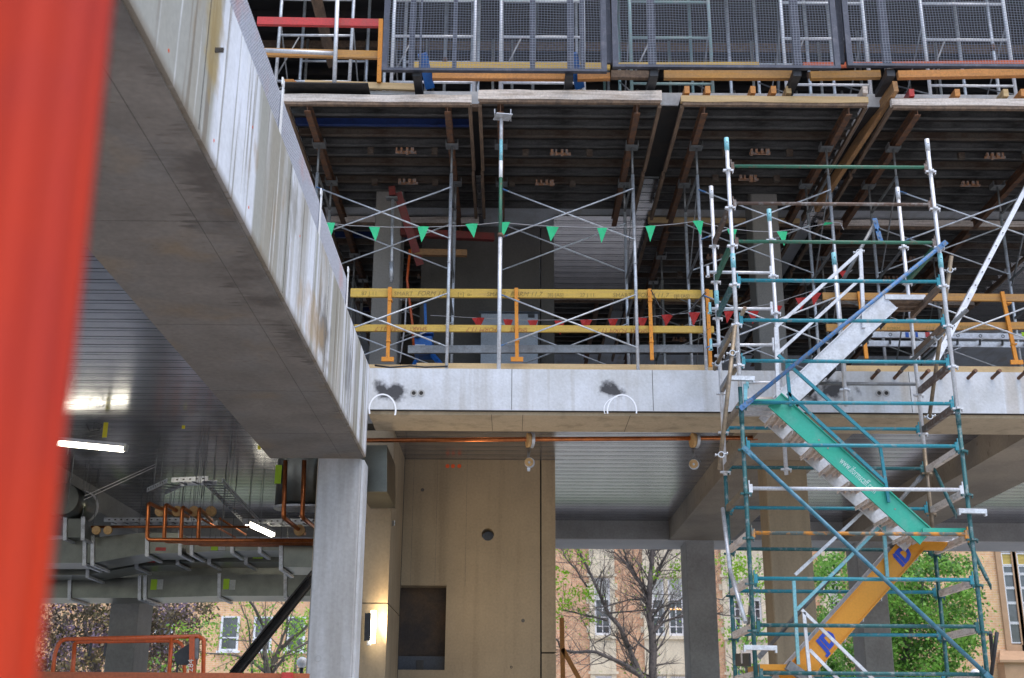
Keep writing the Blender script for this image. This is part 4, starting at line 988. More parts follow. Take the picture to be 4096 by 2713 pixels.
# leftmost upper bits
t = tag(MB().bar(P(1030,86,14.95),P(1528,95,14.95),.06,.12).build('red_beam', m_redp), 'red steel rail high at left between mesh strip and screen', 'rail')
t = tag(MB().bar(P(1050,210,14.9),P(1528,222,14.9),.05,.12).build('timber_rail', m_lvl2), 'orange timber rail below the red rail at upper left', 'rail')
t = tag(MB().bar(P(1516,330,14.85),P(1524,78,14.85),.06,.04,(0,1,0)).build('yellow_post', m_orp), 'yellow guard post at the left edge of the first screen', 'post')
MB().box(P(1494,322,14.83),P(1540,334,14.86)).build('foot_plate', m_orp, t) if 0 else None
t = thing('screw_prop', 'slim silver prop leaning at upper left with a triangular foot', 'prop', P(1337,345,14.75))
MB().tube(P(1337,340,14.75),P(1352,-60,14.75),.03,12).build('outer_tube', m_alu, t)
MB().prism([P(1320,346,14.7),P(1350,347,14.7),P(1337,328,14.7)],(0,.1,0)).build('foot_plate', m_galvd, t)
tag(MB().tube(P(1062,202,14.8),P(1335,214,14.8),.03,12).build('silver_tube', m_alu), 'silver tube lying across in front of the orange timber rail, upper left', 'tube')
tag(MB().bar(P(1262,-20,15.4),P(1330,260,17.5),.16,.06,(0,1,0)).build('leaning_plank', m_brtim), 'brown plank leaning inwards behind the red rail', 'plank')
tag(MB().bar(P(1220,336,14.9),P(1670,351,14.9),.05,.10).build('kick_board', m_pine), 'pine kick board on the upper slab at left', 'timber board', 'pine kick boards')
tag(MB().bar(P(1135,367,14.75),P(1480,371,14.75),.5,.018).build('thin_plank', m_blktim), 'thin dark plank on the upper slab edge at left', 'plank')

# things seen inside the middle storey
q = P(1700,1440,17.6)
mc = thing('access_machine', 'blue lifting machine parked behind the left guardrail', 'machine', q)
MB().box(P(1655,1345,17.6),P(1735,1440,18.1)).build('body', m_blueb, mc)
MB().bar(P(1668,1438,17.5),P(1655,1462,17.2),.05,.05).bar(P(1730,1420,17.5),P(1760,1455,17.2),.06,.06).build('outrigger', m_blueb, mc)
MB().box(P(1680,1300,17.7),P(1735,1350,17.9)).bar(P(1700,1215,17.8),P(1703,1300,17.8),.04,.04).build('mast', m_blueb, mc)
MB().box(P(1660,1378,17.58),P(1700,1390,17.585)).build('sticker', m_white, mc)
MB().disc(P(1668,1340,17.55),(0,1,0),.05,.04).build('wheel', m_black, mc)
cb = thing('grey_cabinet', 'pale grey blue panel against the core wall behind the guardrail', 'cabinet', P(2030,1470,19))
MB().box(P(1925,1255,18.9),P(2150,1480,19.1)).build('panel', m_machine, cb)
MB().box(P(1915,1245,18.88),P(2160,1256,19.0)).build('panel_top', m_machine, cb); MB().box(P(2112,1257,18.88),P(2138,1271,18.9)).build('dark_label', m_black, cb)
tag(MB().bar(P(1632,1399,15.95),P(2812,1396,15.95),.05,.11).build('aluminium_beam', m_galvd), 'grey metal beam lying level behind the left guardrail', 'beam')
m_brtim2 = mat('dim_orange_timber', (.26,.13,.05), (.2,.11,.05), 6, (.4,.7), .8)
rp = thing('red_prop', 'red raking beam with steel plate above the left guardrail', 'prop', P(1570,1440,17))
MB().bar(P(1568,750,16.9),P(1570,785,16.9),.10,.10,(0,1,0)).bar(P(1590,770,17),P(1680,1060,17.5),.12,.12,(0,1,0)).build('red_beam', m_redd, rp)
MB().bar(P(1546,795,16.9),P(1590,795,16.9),.12,.03).build('plate', m_galvd, rp)
MB().tube(P(1571,800,16.9),P(1566,1130,16.9),.025,10).tube(P(1566,1050,16.9),P(1566,1110,16.9),.035,10).build('tube', m_galv, rp)
tag(MB().bar(P(1640,1010,17.4),P(1868,1014,17.4),.08,.1).build('orange_timber', m_brtim2), 'short orange timber held level in front of the dark core wall', 'timber beam')
tag(MB().bar(P(1600,930,17.6),P(1975,950,18.0),.1,.12).build('red_beam', m_redd), 'dull red beam level under the tables left of the core wall', 'beam')
tag(MB().path([P(1640,1000,17.2),P(1628,1120,17.2),P(1650,1300,17.2),P(1655,1400,17.2)],.02,8).build('orange_hose', m_orlift), 'orange hose hanging beside the upper column', 'hose')
tag(MB().path([P(1600,1200,17.1),P(1625,1195,17.1),P(1620,1300,17.1),P(1600,1450,17.1)],.012,6).build('white_cable', m_cord), 'pale cable curving down beside the blue machine', 'cable')

# ================================================================ SERVICES UNDER THE LEFT CEILING
def lamp_tube(lab, a, b_, body_up=.05, watt=0):
    t = thing('fluorescent_light', lab, 'light fitting', (a+b_)/2)
    d = (b_-a).normalized()
    MB().tube(a+d*.04, b_-d*.04, .045, 12).build('diffuser', m_tube, t)
    MB().bar(a+V((0,0,body_up)), b_+V((0,0,body_up)), .13, .05).bar(a-d*.01+V((0,0,.02)),a+d*.03+V((0,0,.02)),.12,.1).bar(b_-d*.03+V((0,0,.02)),b_+d*.01+V((0,0,.02)),.12,.1).build('housing', m_alu, t)
    return t
lamp_tube('lit fluorescent tube under the ribbed ceiling beside the red barrier', P(195,1768,17.0), P(505,1798,17.0))
lamp_tube('lit fluorescent tube above the copper pipes near the front column', P(985,2092,21.2), P(1090,2140,22.4))
fl = thing('flood_light', 'lit flood light fixed on the tan return wall beside the front column', 'light', P(1480,2520,17.1))
q0, q1 = P(1482,2455,17.1), P(1478,2565,17.1)
MB().bar(q0+V((-.02,-.06,0)), q1+V((-.02,-.06,0)), .09, .09, (0,1,0)).build('housing', m_black, fl)
MB().bar(q0+V((.055,-.07,.03)), q1+V((.055,-.07,-.03)), .06, .02, (0,1,0)).bar(q0+V((.04,-.07,.03)), q1+V((.04,-.07,-.03)), .045, .06, (0,1,0)).build('glass', m_flood, fl)
MB().bar(q0+V((-.02,.0,-.05)), q0+V((-.02,.09,-.05)), .03, .03).bar(q1+V((0,-.06,-.0)), q1+V((0,-.06,-.06)), .05, .05).build('bracket', m_alu, fl)
al = bpy.data.lights.new('flood_beam', 'AREA'); al.energy = 16; al.color = (1,.74,.42); al.shape = 'RECTANGLE'; al.size = .1; al.size_y = .3
ao = bpy.data.objects.new('flood_beam', al); COL.objects.link(ao); ao.parent = fl
ao.location = V((.14,-.10,0)); ao.rotation_euler = V((-.75,-.15,-.42)).to_track_quat('Z','Y').to_euler()

def duct(lab, segs, Y0, Y1, mt=m_duct, flanges=(), labels=(), grp='galvanised ducts at lower left'):
    # segs: (x, ytop, ybottom) outline points on the front face
    q = [(P(x,a,Y0), P(x,b_,Y0)) for x,a,b_ in segs]
    t = thing('air_duct', lab, 'air duct', (q[0][0]+q[-1][1])/2, grp)
    for i in range(len(q)-1):
        A, B_, C, E = q[i][0], q[i][1], q[i+1][0], q[i+1][1]; dy = V((0,Y1-Y0,0))
        MB().hexa([B_,E,E+dy,B_+dy,A,C,C+dy,A+dy]).build('duct_section', mt, t)
    for x,a,b_ in flanges:
        A, B_ = P(x,a,Y0), P(x,b_,Y0)
        MB().bar(A+V((0,-.02,.02)),B_+V((0,-.02,-.03)),.06,.03,(0,1,0)).bar(B_+V((0,-.03,-.02)),B_+V((0,Y1-Y0+.02,-.02)),.06,.035).build('flange', m_galv, t)
        MB().tube(A+V((0,-.05,0)), V((A.x,A.y-.05,ZD)), .006, 6).build('hanger_rod', m_galvd, t)
    for x,y,w_,h_,mt2 in labels:
        A, B_ = P(x,y,Y0), P(x+w_,y+h_,Y0); MB().box((A.x,Y0-.006,A.z),(B_.x,Y0-.002,B_.z)).build('label', mt2, t)
    return t
m_labw = mat('pale_label', (.50,.52,.50), rough=.5)
duct('long low galvanised duct, lowest of the pile, with lime labels', [(60,2318,2392),(280,2318,2392),(575,2308,2392),(880,2300,2384),(1145,2298,2384),(1262,2298,2384)], 22.5, 23.5, flanges=((280,2316,2394),(560,2306,2394),(582,2306,2394),(878,2298,2386),(1142,2296,2386)), labels=((605,2318,22,42,m_tapeg),(630,2318,20,40,m_labw),(895,2316,20,42,m_tapeg),(920,2320,20,40,m_labw)))
duct('middle galvanised duct that steps up towards the right', [(60,2266,2300),(355,2266,2300),(548,2222,2264),(700,2222,2262),(715,2205,2248),(1262,2205,2248)], 21.4, 22.2, flanges=((352,2264,2304),(548,2220,2268),(712,2203,2252),(838,2203,2250),(985,2203,2250)), labels=((640,2226,16,12,m_tapeg),(590,2236,32,14,m_redp),(1012,2215,40,20,m_tapeg)))
duct('upper left galvanised duct with a tall face and a sloping bottom', [(60,2170,2252),(345,2150,2252),(372,2150,2252),(585,2130,2214),(720,2130,2212)], 20.2, 21.0, flanges=((340,2148,2256),(372,2148,2256),(590,2128,2218),(722,2128,2214)), labels=((623,2190,40,14,m_redp),))
duct('thin galvanised duct behind the copper pipes', [(745,2172,2212),(860,2172,2205),(1050,2172,2202),(1262,2172,2202)], 20.2, 21.0, flanges=((768,2170,2214),(930,2170,2206),(1040,2170,2204)), labels=((845,2182,26,20,m_tapeg),(874,2184,26,18,m_labw)))
duct('deep galvanised duct box just left of the front column', [(1120,2180,2268),(1268,2180,2270)], 19.4, 20.4, flanges=((1125,2178,2272),))
duct('square duct riser beside the red barrier', [(260,2075,2150),(335,2075,2150)], 19.8, 20.6, flanges=((262,2073,2153),(334,2073,2153)))
duct('galvanised duct behind the front column, hung by the return wall', [(1440,1781,1967),(1548,1781,1967)], 15.75, 17.0, flanges=(), labels=())
duct('broad dark duct filling the space behind the lower ducts', [(60,2205,2330),(1262,2205,2330)], 24.0, 24.7)
# round spigot
t = thing('round_duct', 'short round duct with pale rim beside the red barrier', 'air duct', P(300,2010,20))
MB().tube(P(250,1995,19.4), P(325,2030,20.3), .26, 20).build('duct_barrel', m_duct, t); MB().ring(P(325,2030,20.3), P(325,2030,20.3)-P(250,1995,19.4), .24,.29,.03).build('rim', m_alu, t)
# oval drop
t = thing('oval_duct', 'tall flat oval galvanised duct drop left of the front column', 'air duct', P(1180,1950,19))
A = P(1085,2020,18.9); B_ = P(1300,1990,18.9); zc = A.z; ov = []
cx_, hw, hd = (A.x+B_.x)/2, (B_.x-A.x)/2, .28
for i in range(28):
    a = 2*math.pi*i/28; c_, s_ = math.cos(a), math.sin(a); ex = 1 if c_ > 0 else -1
    ov.append((cx_+ex*(hw-hd)+hd*c_, 19.2+hd*s_))
b = MB(); k = 0
for (x,y) in ov: b.v.append((x,y,zc+.0))
for (x,y) in ov: b.v.append((x,y,ZD-.01))
for i in range(28):
    j = (i+1)%28; b.f.append((i,j,28+j,28+i)); b.sm.append(True)
b.f.append(tuple(reversed(range(28)))); b.sm.append(False)
b.build('duct_barrel', m_duct, t)
b = MB()
for (x,y) in ov: b.v.append((cx_+(x-cx_)*1.04,19.2+(y-19.2)*1.06,zc-.015))
for (x,y) in ov: b.v.append((cx_+(x-cx_)*1.04,19.2+(y-19.2)*1.06,zc+.02))
for i in range(28):
    j = (i+1)%28; b.f.append((i,j,28+j,28+i)); b.sm.append(False)
b.f.append(tuple(reversed(range(28)))); b.sm.append(False); b.build('rim', m_galv, t)
MB().box((ov[14][0]+.02,18.93,zc+.35),(ov[14][0]+.12,18.96,zc+.65)).build('label', m_tapeg, t)
# copper
def bent(pts, r, mt=m_copper): return MB().path(pts, r, 10)
def rnd(pts, r_=.07):
    out = [pts[0]]
    for i in range(1, len(pts)-1):
        a, c, e = V(pts[i-1]), V(pts[i]), V(pts[i+1]); d1_ = (a-c).normalized(); d2_ = (e-c).normalized(); rr = min(r_, (a-c).length*.45, (e-c).length*.45)
        p1, p2 = c+d1_*rr, c+d2_*rr
        for k in range(5): s_ = k/4; out.append(p1*(1-s_)**2 + c*2*s_*(1-s_) + p2*s_*s_)
    out.append(pts[-1]); return out
cpn = ('outermost copper pipe, rising at the left end of the rack','copper pipe with the second riser of the rack','copper pipe with the third riser of the rack','copper pipe with the rightmost riser of the rack')
for i, (x, yt, yb) in enumerate(((594,2012,2160),(662,2018,2166),(729,2028,2172),(797,2034,2178))):
    Y = 19.0+i*.16
    t = tag(MB().path(rnd([P(x+110-i*20,yt+50,Y+1.0), P(x,yt,Y), P(x-6,yb,Y), P(1266,yb+3,Y)]), .033, 10).build('copper_pipe', m_copper), cpn[i], 'pipe', 'copper pipes of the rack')
    q = P(x+48,2046,Y+.5); tag(MB().disc(q,(0,1,0),.085,.07,20).build('pipe_block', m_pad), 'round timber pipe block on the ' + ('first','second','third','fourth')[i] + ' copper pipe from the left', 'pipe block', 'round timber blocks on the upper pipes')
for i, (x, lb) in enumerate(((1142,'left drop pipe of copper crossing the oval duct'),(1217,'right drop pipe of copper crossing the oval duct'))):
    tag(MB().path(rnd([P(x,1842,18.5), P(x-8,2070,18.5), P(x+75,2135,19.6)]), .036, 10).build('copper_pipe', m_copper), lb, 'pipe')
tag(MB().disc(P(1198,2122,19.3),(0,1,0),.09,.07,20).build('pipe_block', m_pad), 'round timber block right under the copper drop pipes', 'pipe block')
tag(MB().path([P(365,2108,20), P(1000,2108,20)], .022, 8).build('copper_pipe', m_copper), 'thin level copper pipe behind the risers', 'pipe')
for x, lb in ((386,'low round timber block near the duct riser, left'),(432,'low round timber block near the duct riser, right')): tag(MB().disc(P(x,2122,19.9),(0,1,0),.07,.06,18).build('pipe_block', m_pad), lb, 'pipe block')
for i, (a, c) in enumerate((((760,2050),(940,2150)),((880,2075),(985,2140)))):
    tag(MB().tube(P(*a,20.2), P(*c,22.0), .02, 8).build('copper_pipe', m_copper), 'thin copper pipe running back towards the %s light' % ('small' if i else 'second'), 'pipe', 'thin pipes running back')
# long copper pipe under the edge beam with two hung clamps
cp = tag(MB().tube(P(1440,1762,16.0), P(3030,1752,16.0), .031, 12).tube(P(1440,1762,16.1), P(3030,1752,16.1), .031, 12).build('copper_pipe', m_copper), 'long copper pipe running level under the front edge beam', 'pipe')
for x, s_, lb in ((2117,0,'pipe hanger with a timber disc under the copper pipe, the left one'),(2775,1,'pipe hanger with a pale timber disc under the copper pipe, beside the scaffold')):
    t = thing('pipe_hanger', lb, 'pipe hanger', P(x,1757,16.0))
    MB().tube(P(x-3,1700,16.0), P(x-3,1745,16.0), .006, 6).tube(P(x+6,1700,15.98), P(x+6,1790,15.98), .006, 6).build('rod', m_galvd, t)
    MB().disc(P(x-2,1762,15.95),(1,.25,0),.10,.05,20).build('timber_disc', m_pad, t)
    MB().ring(P(x+4,1760,15.95),(1,.25,0),.10,.112,.04,20).build('clip_ring', m_galv, t)
    for dx in (-6,0,6): MB().tube(P(x+dx,1790,15.95), P(x-4+dx*.4,1835,15.9), .005, 6).build('wire', m_galvd, t)
    yy = 1857 if s_ else 1850
    MB().disc(P(x,yy,15.9),(.3+.0*s_,1,0),.058,.05,22).build('timber_disc', m_pad, t)
    MB().ring(P(x,yy,15.88),(.3,1,0),.058,.067,.05,22).disc(P(x,yy,15.86),(.3,1,0),.016,.02,10).build('clip_ring', m_galv, t)
    if s_: MB().path([P(x-22,1862,15.88),P(x-18,1838,15.88),P(x,1828,15.88),P(x+20,1836,15.88),P(x+28,1848,15.88)], .006, 6).build('clamp_arm', m_galvd, t)
    else: MB().bar(P(x-2,1872,15.88),P(x-2,1885,15.88),.04,.03,(0,1,0)).build('clamp_tail', m_galv, t)
# cable trays
def tray(lab, pts, h, wd=.3, mt=m_galv):
    q = [PZ(x,y,h) for x,y in pts]; t = thing('cable_tray', lab, 'cable tray', q[0])
    for i in range(len(q)-1):
        a, c = q[i], q[i+1]; d = (c-a).normalized(); n = V((-d.y,d.x,0)); L = (c-a).length
        for s_ in (-1,1):
            MB().bar(a+n*s_*wd/2, c+n*s_*wd/2, .012, .075).build('side_rail', mt, t)
            hb = MB(); k = .08
            while k < L: hb.bar(a+n*s_*(wd/2+.0075)+d*k-V((0,0,.0)), a+n*s_*(wd/2+.0075)+d*(k+.035), .002, .022); k += .11
            hb.build('slots', m_darkc, t, kind='stuff')
        k = .1; fr = None
        while k < L:
            c0_ = a+d*k
            if fr is None: fr = MB().bar(c0_-n*wd/2-V((0,0,.02)), c0_+n*wd/2-V((0,0,.02)), .03, .012).build('rung', m_galvd, t); f0 = k
            else: inst(fr, t, d*(k-f0))
            k += .22
    return t
tray('cable tray that bends down and back towards the second light', [(625,1965),(705,1928),(850,1922),(1005,2085)], 3.72)
tray('cable tray running level behind the copper drops', [(1005,2092),(1262,2090)], 3.62, .35)
tray('cable tray running level across behind the copper risers', [(430,2086),(860,2086)], 3.62, .35)
tray('cable tray behind the front column beside the return wall', [(1455,2100),(1520,2085)], 2.9, .5)
rods = thing('hanger_rods', 'thin threaded rods hanging from the ribbed ceiling above the services', 'rods', P(800,1800,19))
random.seed(11)
for i in range(46):
    x = random.choice([280,300,345,395,640,655,665,690,700,720,745,760,780,800,815,840,860,880,905,930,950,975,1010,1030,1045,1060]) + random.uniform(-5,5)
    q = PZ(x, random.uniform(1700,1990), 4.24); L = random.uniform(.35,1.3)
    MB().tube(q, q-V((0,0,L)), .005, 5).build('rod', m_galvd, rods)
for x, y0, y1, lb in ((415,1690,1750,'longer strip of yellow tape hanging from the ceiling near the lit tube'),(728,1702,1715,'tiny yellow tape tag on the ceiling above the cable tray'),(1031,1782,1798,'small yellow tape tag beside the long beam soffit')):
    a, c = P(x,y0,16.5), P(x+11,y1,16.5); tag(MB().box((a.x,16.5,a.z),(c.x,16.51,c.z)).build('tape_tag', m_tapey), lb, 'tape')
tag(MB().path([P(345,1695,16.4),P(360,1728,16.4),P(395,1722,16.4),P(410,1700,16.4),P(380,1690,16.4),P(372,1722,16.4),P(400,1712,16.4)], .008, 6).build('coiled_cable', m_black), 'small coil of black cable under the ceiling', 'cable')
tag(MB().path([P(335,2000,18), P(620,1868,18)], .004, 5).build('catenary_wire', m_cord), 'thin wire strung diagonally under the ceiling, lower one', 'wire', 'wires strung under the ceiling')
tag(MB().path([P(338,1985,18), P(620,1858,18)], .004, 5).build('catenary_wire', m_cord), 'thin wire strung diagonally under the ceiling, upper one', 'wire', 'wires strung under the ceiling')
# raking brace
br = tag(MB().ibeam(P(1250,2310,16.2), P(925,2712,16.2), .2, .17, .02).build('raking_brace', m_blktim), 'black steel brace leaning down from the front column', 'brace')
# globe lamp
t = thing('globe_lamp', 'white globe street lamp just left of the front column', 'street lamp', (P(1210,2648,34).x,34,0))
q = P(1208,2650,34); MB().ball(q, .15).build('globe', m_white, t); MB().tube((q.x,34,0),(q.x,34,q.z-.14),.05,10).build('pole', m_black, t)
t = thing('globe_lamp', 'white globe lamp low at right behind the scaffold leg', 'street lamp', (P(3905,2695,40).x,40,0))
q = P(3905,2700,40); MB().ball(q, .19).build('globe', m_white, t); MB().tube((q.x,40,0),(q.x,40,q.z-.14),.06,10).build('pole', m_black, t)
# boom lift basket
bk = thing('lift_basket', 'orange work basket of a boom lift with a black control box', 'lift basket', P(500,2760,12.5))
def lp(*zz, Y=12.5): return [P(100+a/1.973, 2200+c/1.973, Y) for a, c in zz]
def tb(nm, pts, r=.021, mt=m_orlift): return MB().path(rnd(pts,.12), r, 10).build(nm, mt, bk)
tb('top_rail', lp((205,1080),(238,800),(285,706),(1380,682)))
tb('back_rail', lp((355,1080),(392,740),(420,728),(1250,716),(1262,1080), Y=13.4), .019)
tb('post', lp((1130,1080),(1157,700))); tb('post', lp((370,1080),(392,735)))
tb('post', lp((1405,1080),(1412,695),(1340,685)))
MB().bar(*lp((1325,690),(1322,1080)), .05, .09, (0,1,0)).build('corner_post', m_orlift, bk)
MB().bar(*lp((1360,700),(1352,860)), .04, .05, (0,1,0)).build('grey_plate', m_galvd, bk)
MB().prism(lp((1175,825),(1215,790),(1310,730),(1322,760),(1312,900),(1190,900)), (0,.25,0)).build('control_box', m_black, bk)
MB().path(lp((1205,900),(1200,960),(1215,1010)), .012, 6).build('cable', m_black, bk)
for x in (523,640): MB().bar(*lp((x,735),(x-15,840)), .02, .02, (0,1,0)).build('hook', m_black, bk)
text('number_plate', '284', .085, lp((1335,968))[0]+V((0,-.06,0)), (0,0,1), (-1,0,0), m_pale, bk)
rl = thing('timber_hoarding_rail', 'orange painted timber rail along the bottom edge in front of the basket', 'rail', P(600,2720,11.5))
MB().box((P(120,2700,11.5).x,11.5,P(600,2770,11.5).z),(P(1232,2700,11.5).x,11.6,P(600,2690,11.5).z)).build('board', mat('red_stained_timber', (.40,.105,.04), (.30,.085,.04), 6, (.4,.7), .75, stretch=(.3,1,4)), rl)
MB().box((P(1128,2700,11.48).x,11.46,P(600,2770,11.5).z),(P(1172,2700,11.48).x,11.498,P(600,2687,11.5).z)).build('red_end_cap', m_redp, rl)
# timber A frame
af = thing('timber_prop', 'orange timber upright with a raking leg to the right of the core wall', 'timber prop', (P(2252,2713,24).x,24,0))
A = P(2247,2472,24); C = P(2250,2595,24)
MB().bar(A, V((A.x+.05,24,0)), .09, .045, (0,1,0)).build('upright', m_ortim, af); MB().bar(C, C+(P(2315,2713,24)-C)*3.5, .09, .045, (0,1,0)).build('raking_leg', m_ortim, af)

# ================================================================ FAR BUILDINGS
def px(x, y, Y): return P(x, y, Y)
hall = thing('brick_hall', 'orange brick hall with cream stone window bays, seen under the building', 'building', (10,90,0))
YB2 = 90
MB().box((-3,YB2,0),(52,YB2+12,26)).build('wall', m_brick, hall)
MB().box((-3.2,YB2-.3,26),(52,YB2+12,26.8)).build('parapet', m_stone, hall)
def bay(par, x0, x1, wins, rows, Y, yref=2400, glow=None, sm=m_stone):
    a, c = px(x0,yref,Y).x, px(x1,yref,Y).x
    zr = [(px(2048,b_,Y).z, px(2048,t_,Y).z) for t_, b_ in rows]; zr.sort()
    W = [(px(p_,yref,Y).x, px(r_,yref,Y).x) for p_, r_ in wins]
    xs = [a] + [q for ww in W for q in ww] + [c]
    b = MB()
    for i in range(0, len(xs), 2): b.box((xs[i],Y-.22,0),(xs[i+1],Y-.002,26))
    for wx0, wx1 in W:
        zz = [0] + [q for r_ in zr for q in r_] + [26]
        for i in range(0, len(zz), 2): b.box((wx0+.001,Y-.16,zz[i]),(wx1-.001,Y-.003,zz[i+1]))
    s_ = b.build('stone_bay', sm, par)
    for z0, z1 in zr:
        MB().box((a-.1,Y-.34,z0-.25),(c+.1,Y-.221,z0-.05)).build('sill', sm, s_); MB().box((a-.15,Y-.30,z1+.12),(c+.15,Y-.221,z1+.32)).build('hood', sm, s_)
        for q_ in (-1,1):
            ex = a-.22 if q_ < 0 else c+.001
            for k in range(4): 
                zz_ = z0+(z1-z0)*(k*.25+.05); MB().box((ex,Y-.06,zz_),(ex+.219,Y-.002,zz_+.45)).build('quoin', sm, s_)
    gi = 0
    for wx0, wx1 in W:
        for z0, z1 in zr:
            g2 = MB().box((wx0+.002,Y-.03,z0+.002),(wx1-.002,Y-.006,z1-.002)).build('window', m_glass, par)
            f_ = MB(); w_ = .13
            f_.box((wx0+.003,Y-.10,z0+.003),(wx0+w_,Y-.031,z1-.003)).box((wx1-w_,Y-.10,z0+.003),(wx1-.003,Y-.031,z1-.003)).box((wx0+w_,Y-.10,z0+.003),(wx1-w_,Y-.031,z0+w_*1.4)).box((wx0+w_,Y-.10,z1-w_),(wx1-w_,Y-.031,z1-.003))
            zt_ = z0+(z1-z0)*.63; f_.box((wx0+w_,Y-.098,zt_-.06),(wx1-w_,Y-.031,zt_+.06))
            f_.build('sash_frame', m_sash, g2)
            gb = MB(); xm = (wx0+wx1)/2; gb.box((xm-.03,Y-.07,z0+w_*1.4),(xm+.03,Y-.031,zt_-.06))
            for k in (.25,.5,.75): zz_ = z0+(zt_-z0)*k; gb.box((wx0+w_,Y-.065,zz_-.03),(wx1-w_,Y-.0312,zz_+.03))
            gb.build('glazing_bars', m_sash, g2)
            MB().box((wx0+w_,Y-.045,zt_+.07),(wx1-w_,Y-.032,z1-w_)).build('blind', m_labw, g2)
            if glow and gi == glow: 
                zz_ = z0+(zt_-z0)*.72; MB().box((wx0+w_,Y-.040,zz_),(wx1-w_,Y-.033,zz_+.12)).build('lit_lamp_strip', mat('warm_room_light', (1,.5,.12), emit=1.6, fine=0), g2)
            gi += 1
ROW = ((2311,2540),(2702,2930),(1900,2150))
bay(hall, 2357, 2459, ((2377,2440),), ROW, YB2)
bay(hall, 2572, 2765, ((2605,2655),(2671,2731)), ROW, YB2, glow=4)
bay(hall, 2890, 3068, ((2913,2962),(2992,3042)), ROW, YB2)
bay(hall, 3290, 3440, ((3312,3355),(3375,3420)), ROW, YB2)
bay(hall, 3600, 3710, ((3625,3685),), ROW, YB2)
wing = thing('brick_wing', 'buff brick wing with tall slit windows at the far right', 'building', (22,60,0))
YW = 60
xw = px(3680,2400,YW).x
MB().box((xw,YW,0),(60,YW+14,24)).build('wall', m_brick2, wing)
for i, (xa0, xa1) in enumerate(((4000,4043),(4061,4106))):
    wx0, wx1 = px(xa0,2212,YW).x, px(xa1,2212,YW).x
    st = MB().box((wx0-.28,YW-.12,px(4050,2640,YW).z),(wx0-.01,YW-.002,24)).box((wx1+.01,YW-.12,px(4050,2640,YW).z),(wx1+.17,YW-.002,24)).box((wx0-.28,YW-.13,px(4050,2640,YW).z),(wx1+.17,YW-.121,px(4050,2580,YW).z)).build('stone_surround', m_stone2, wing)
    ed = [(2090,2150,m_blind),(2152,2210,m_glass),(2214,2262,m_blind),(2264,2296,m_glass),(2298,2352,m_glass),(2354,2412,m_glass),(2414,2492,m_glass),(2494,2574,m_glass)]
    for a_, c_, mt in ed:
        z1, z0 = px(4050,a_,YW).z, px(4050,c_,YW).z
        g2 = MB().box((wx0,YW-.04,z0),(wx1,YW-.01,z1)).build('window', mt, wing)
        MB().box((wx0,YW-.08,z0),(wx0+.05,YW-.041,z1)).box((wx1-.05,YW-.08,z0),(wx1,YW-.041,z1)).box((wx0+.05,YW-.08,z0),(wx1-.05,YW-.041,z0+.045)).box((wx0+.05,YW-.08,z1-.045),(wx1-.05,YW-.041,z1)).build('sash_frame', m_sash, g2)
z_ = px(4050,2655,YW).z
MB().box((px(3985,2640,YW).x,YW-.9,0),(60,YW-.005,z_)).build('sandstone_base', m_stone2, wing)
MB().hexa([(px(3965,2640,YW).x,YW-1.05,z_+.001),(60,YW-1.05,z_+.001),(60,YW-.003,z_+.001),(px(3985,2640,YW).x,YW-.003,z_+.001),(px(3965,2640,YW).x,YW-1.05,z_+.12),(60,YW-1.05,z_+.12),(60,YW-.003,z_+.65),(px(4000,2600,YW).x,YW-.003,z_+.65)]).build('sloping_cornice', m_stone2, wing)
apt = thing('apricot_building', 'apricot brick building with white sash windows behind the trees at lower left', 'building', (-22,72,0))
YA = 72
MB().box((-46,YA,0),(px(1500,2600,YA).x,YA+10,22)).build('wall', m_brick2, apt)
for x0 in (620,883,1015,1148,1280):
    for r0_, r1_ in ((2466,2604),(2230,2360),(2720,2860)):
        a, c = px(x0,2540,YA).x, px(x0+72,2540,YA).x; z1, z0 = px(900,r0_,YA).z, px(900,r1_,YA).z
        g2 = MB().box((a,YA-.02,z0),(c,YA-.002,z1)).build('window', m_glass, apt)
        MB().box((a-.02,YA-.1,z0),(a+.10,YA-.021,z1)).box((c-.10,YA-.1,z0),(c+.02,YA-.021,z1)).box((a+.10,YA-.1,z0),(c-.10,YA-.021,z0+.11)).box((a+.10,YA-.1,z1-.08),(c-.10,YA-.021,z1)).box((a+.10,YA-.09,z0+(z1-z0)*.36),(c-.10,YA-.021,z0+(z1-z0)*.36+.07)).build('sash_frame', m_sash, g2)
        MB().box((a-.15,YA-.2,z0-.12),(c+.15,YA-.003,z0-.001)).build('sill', m_sash, g2)

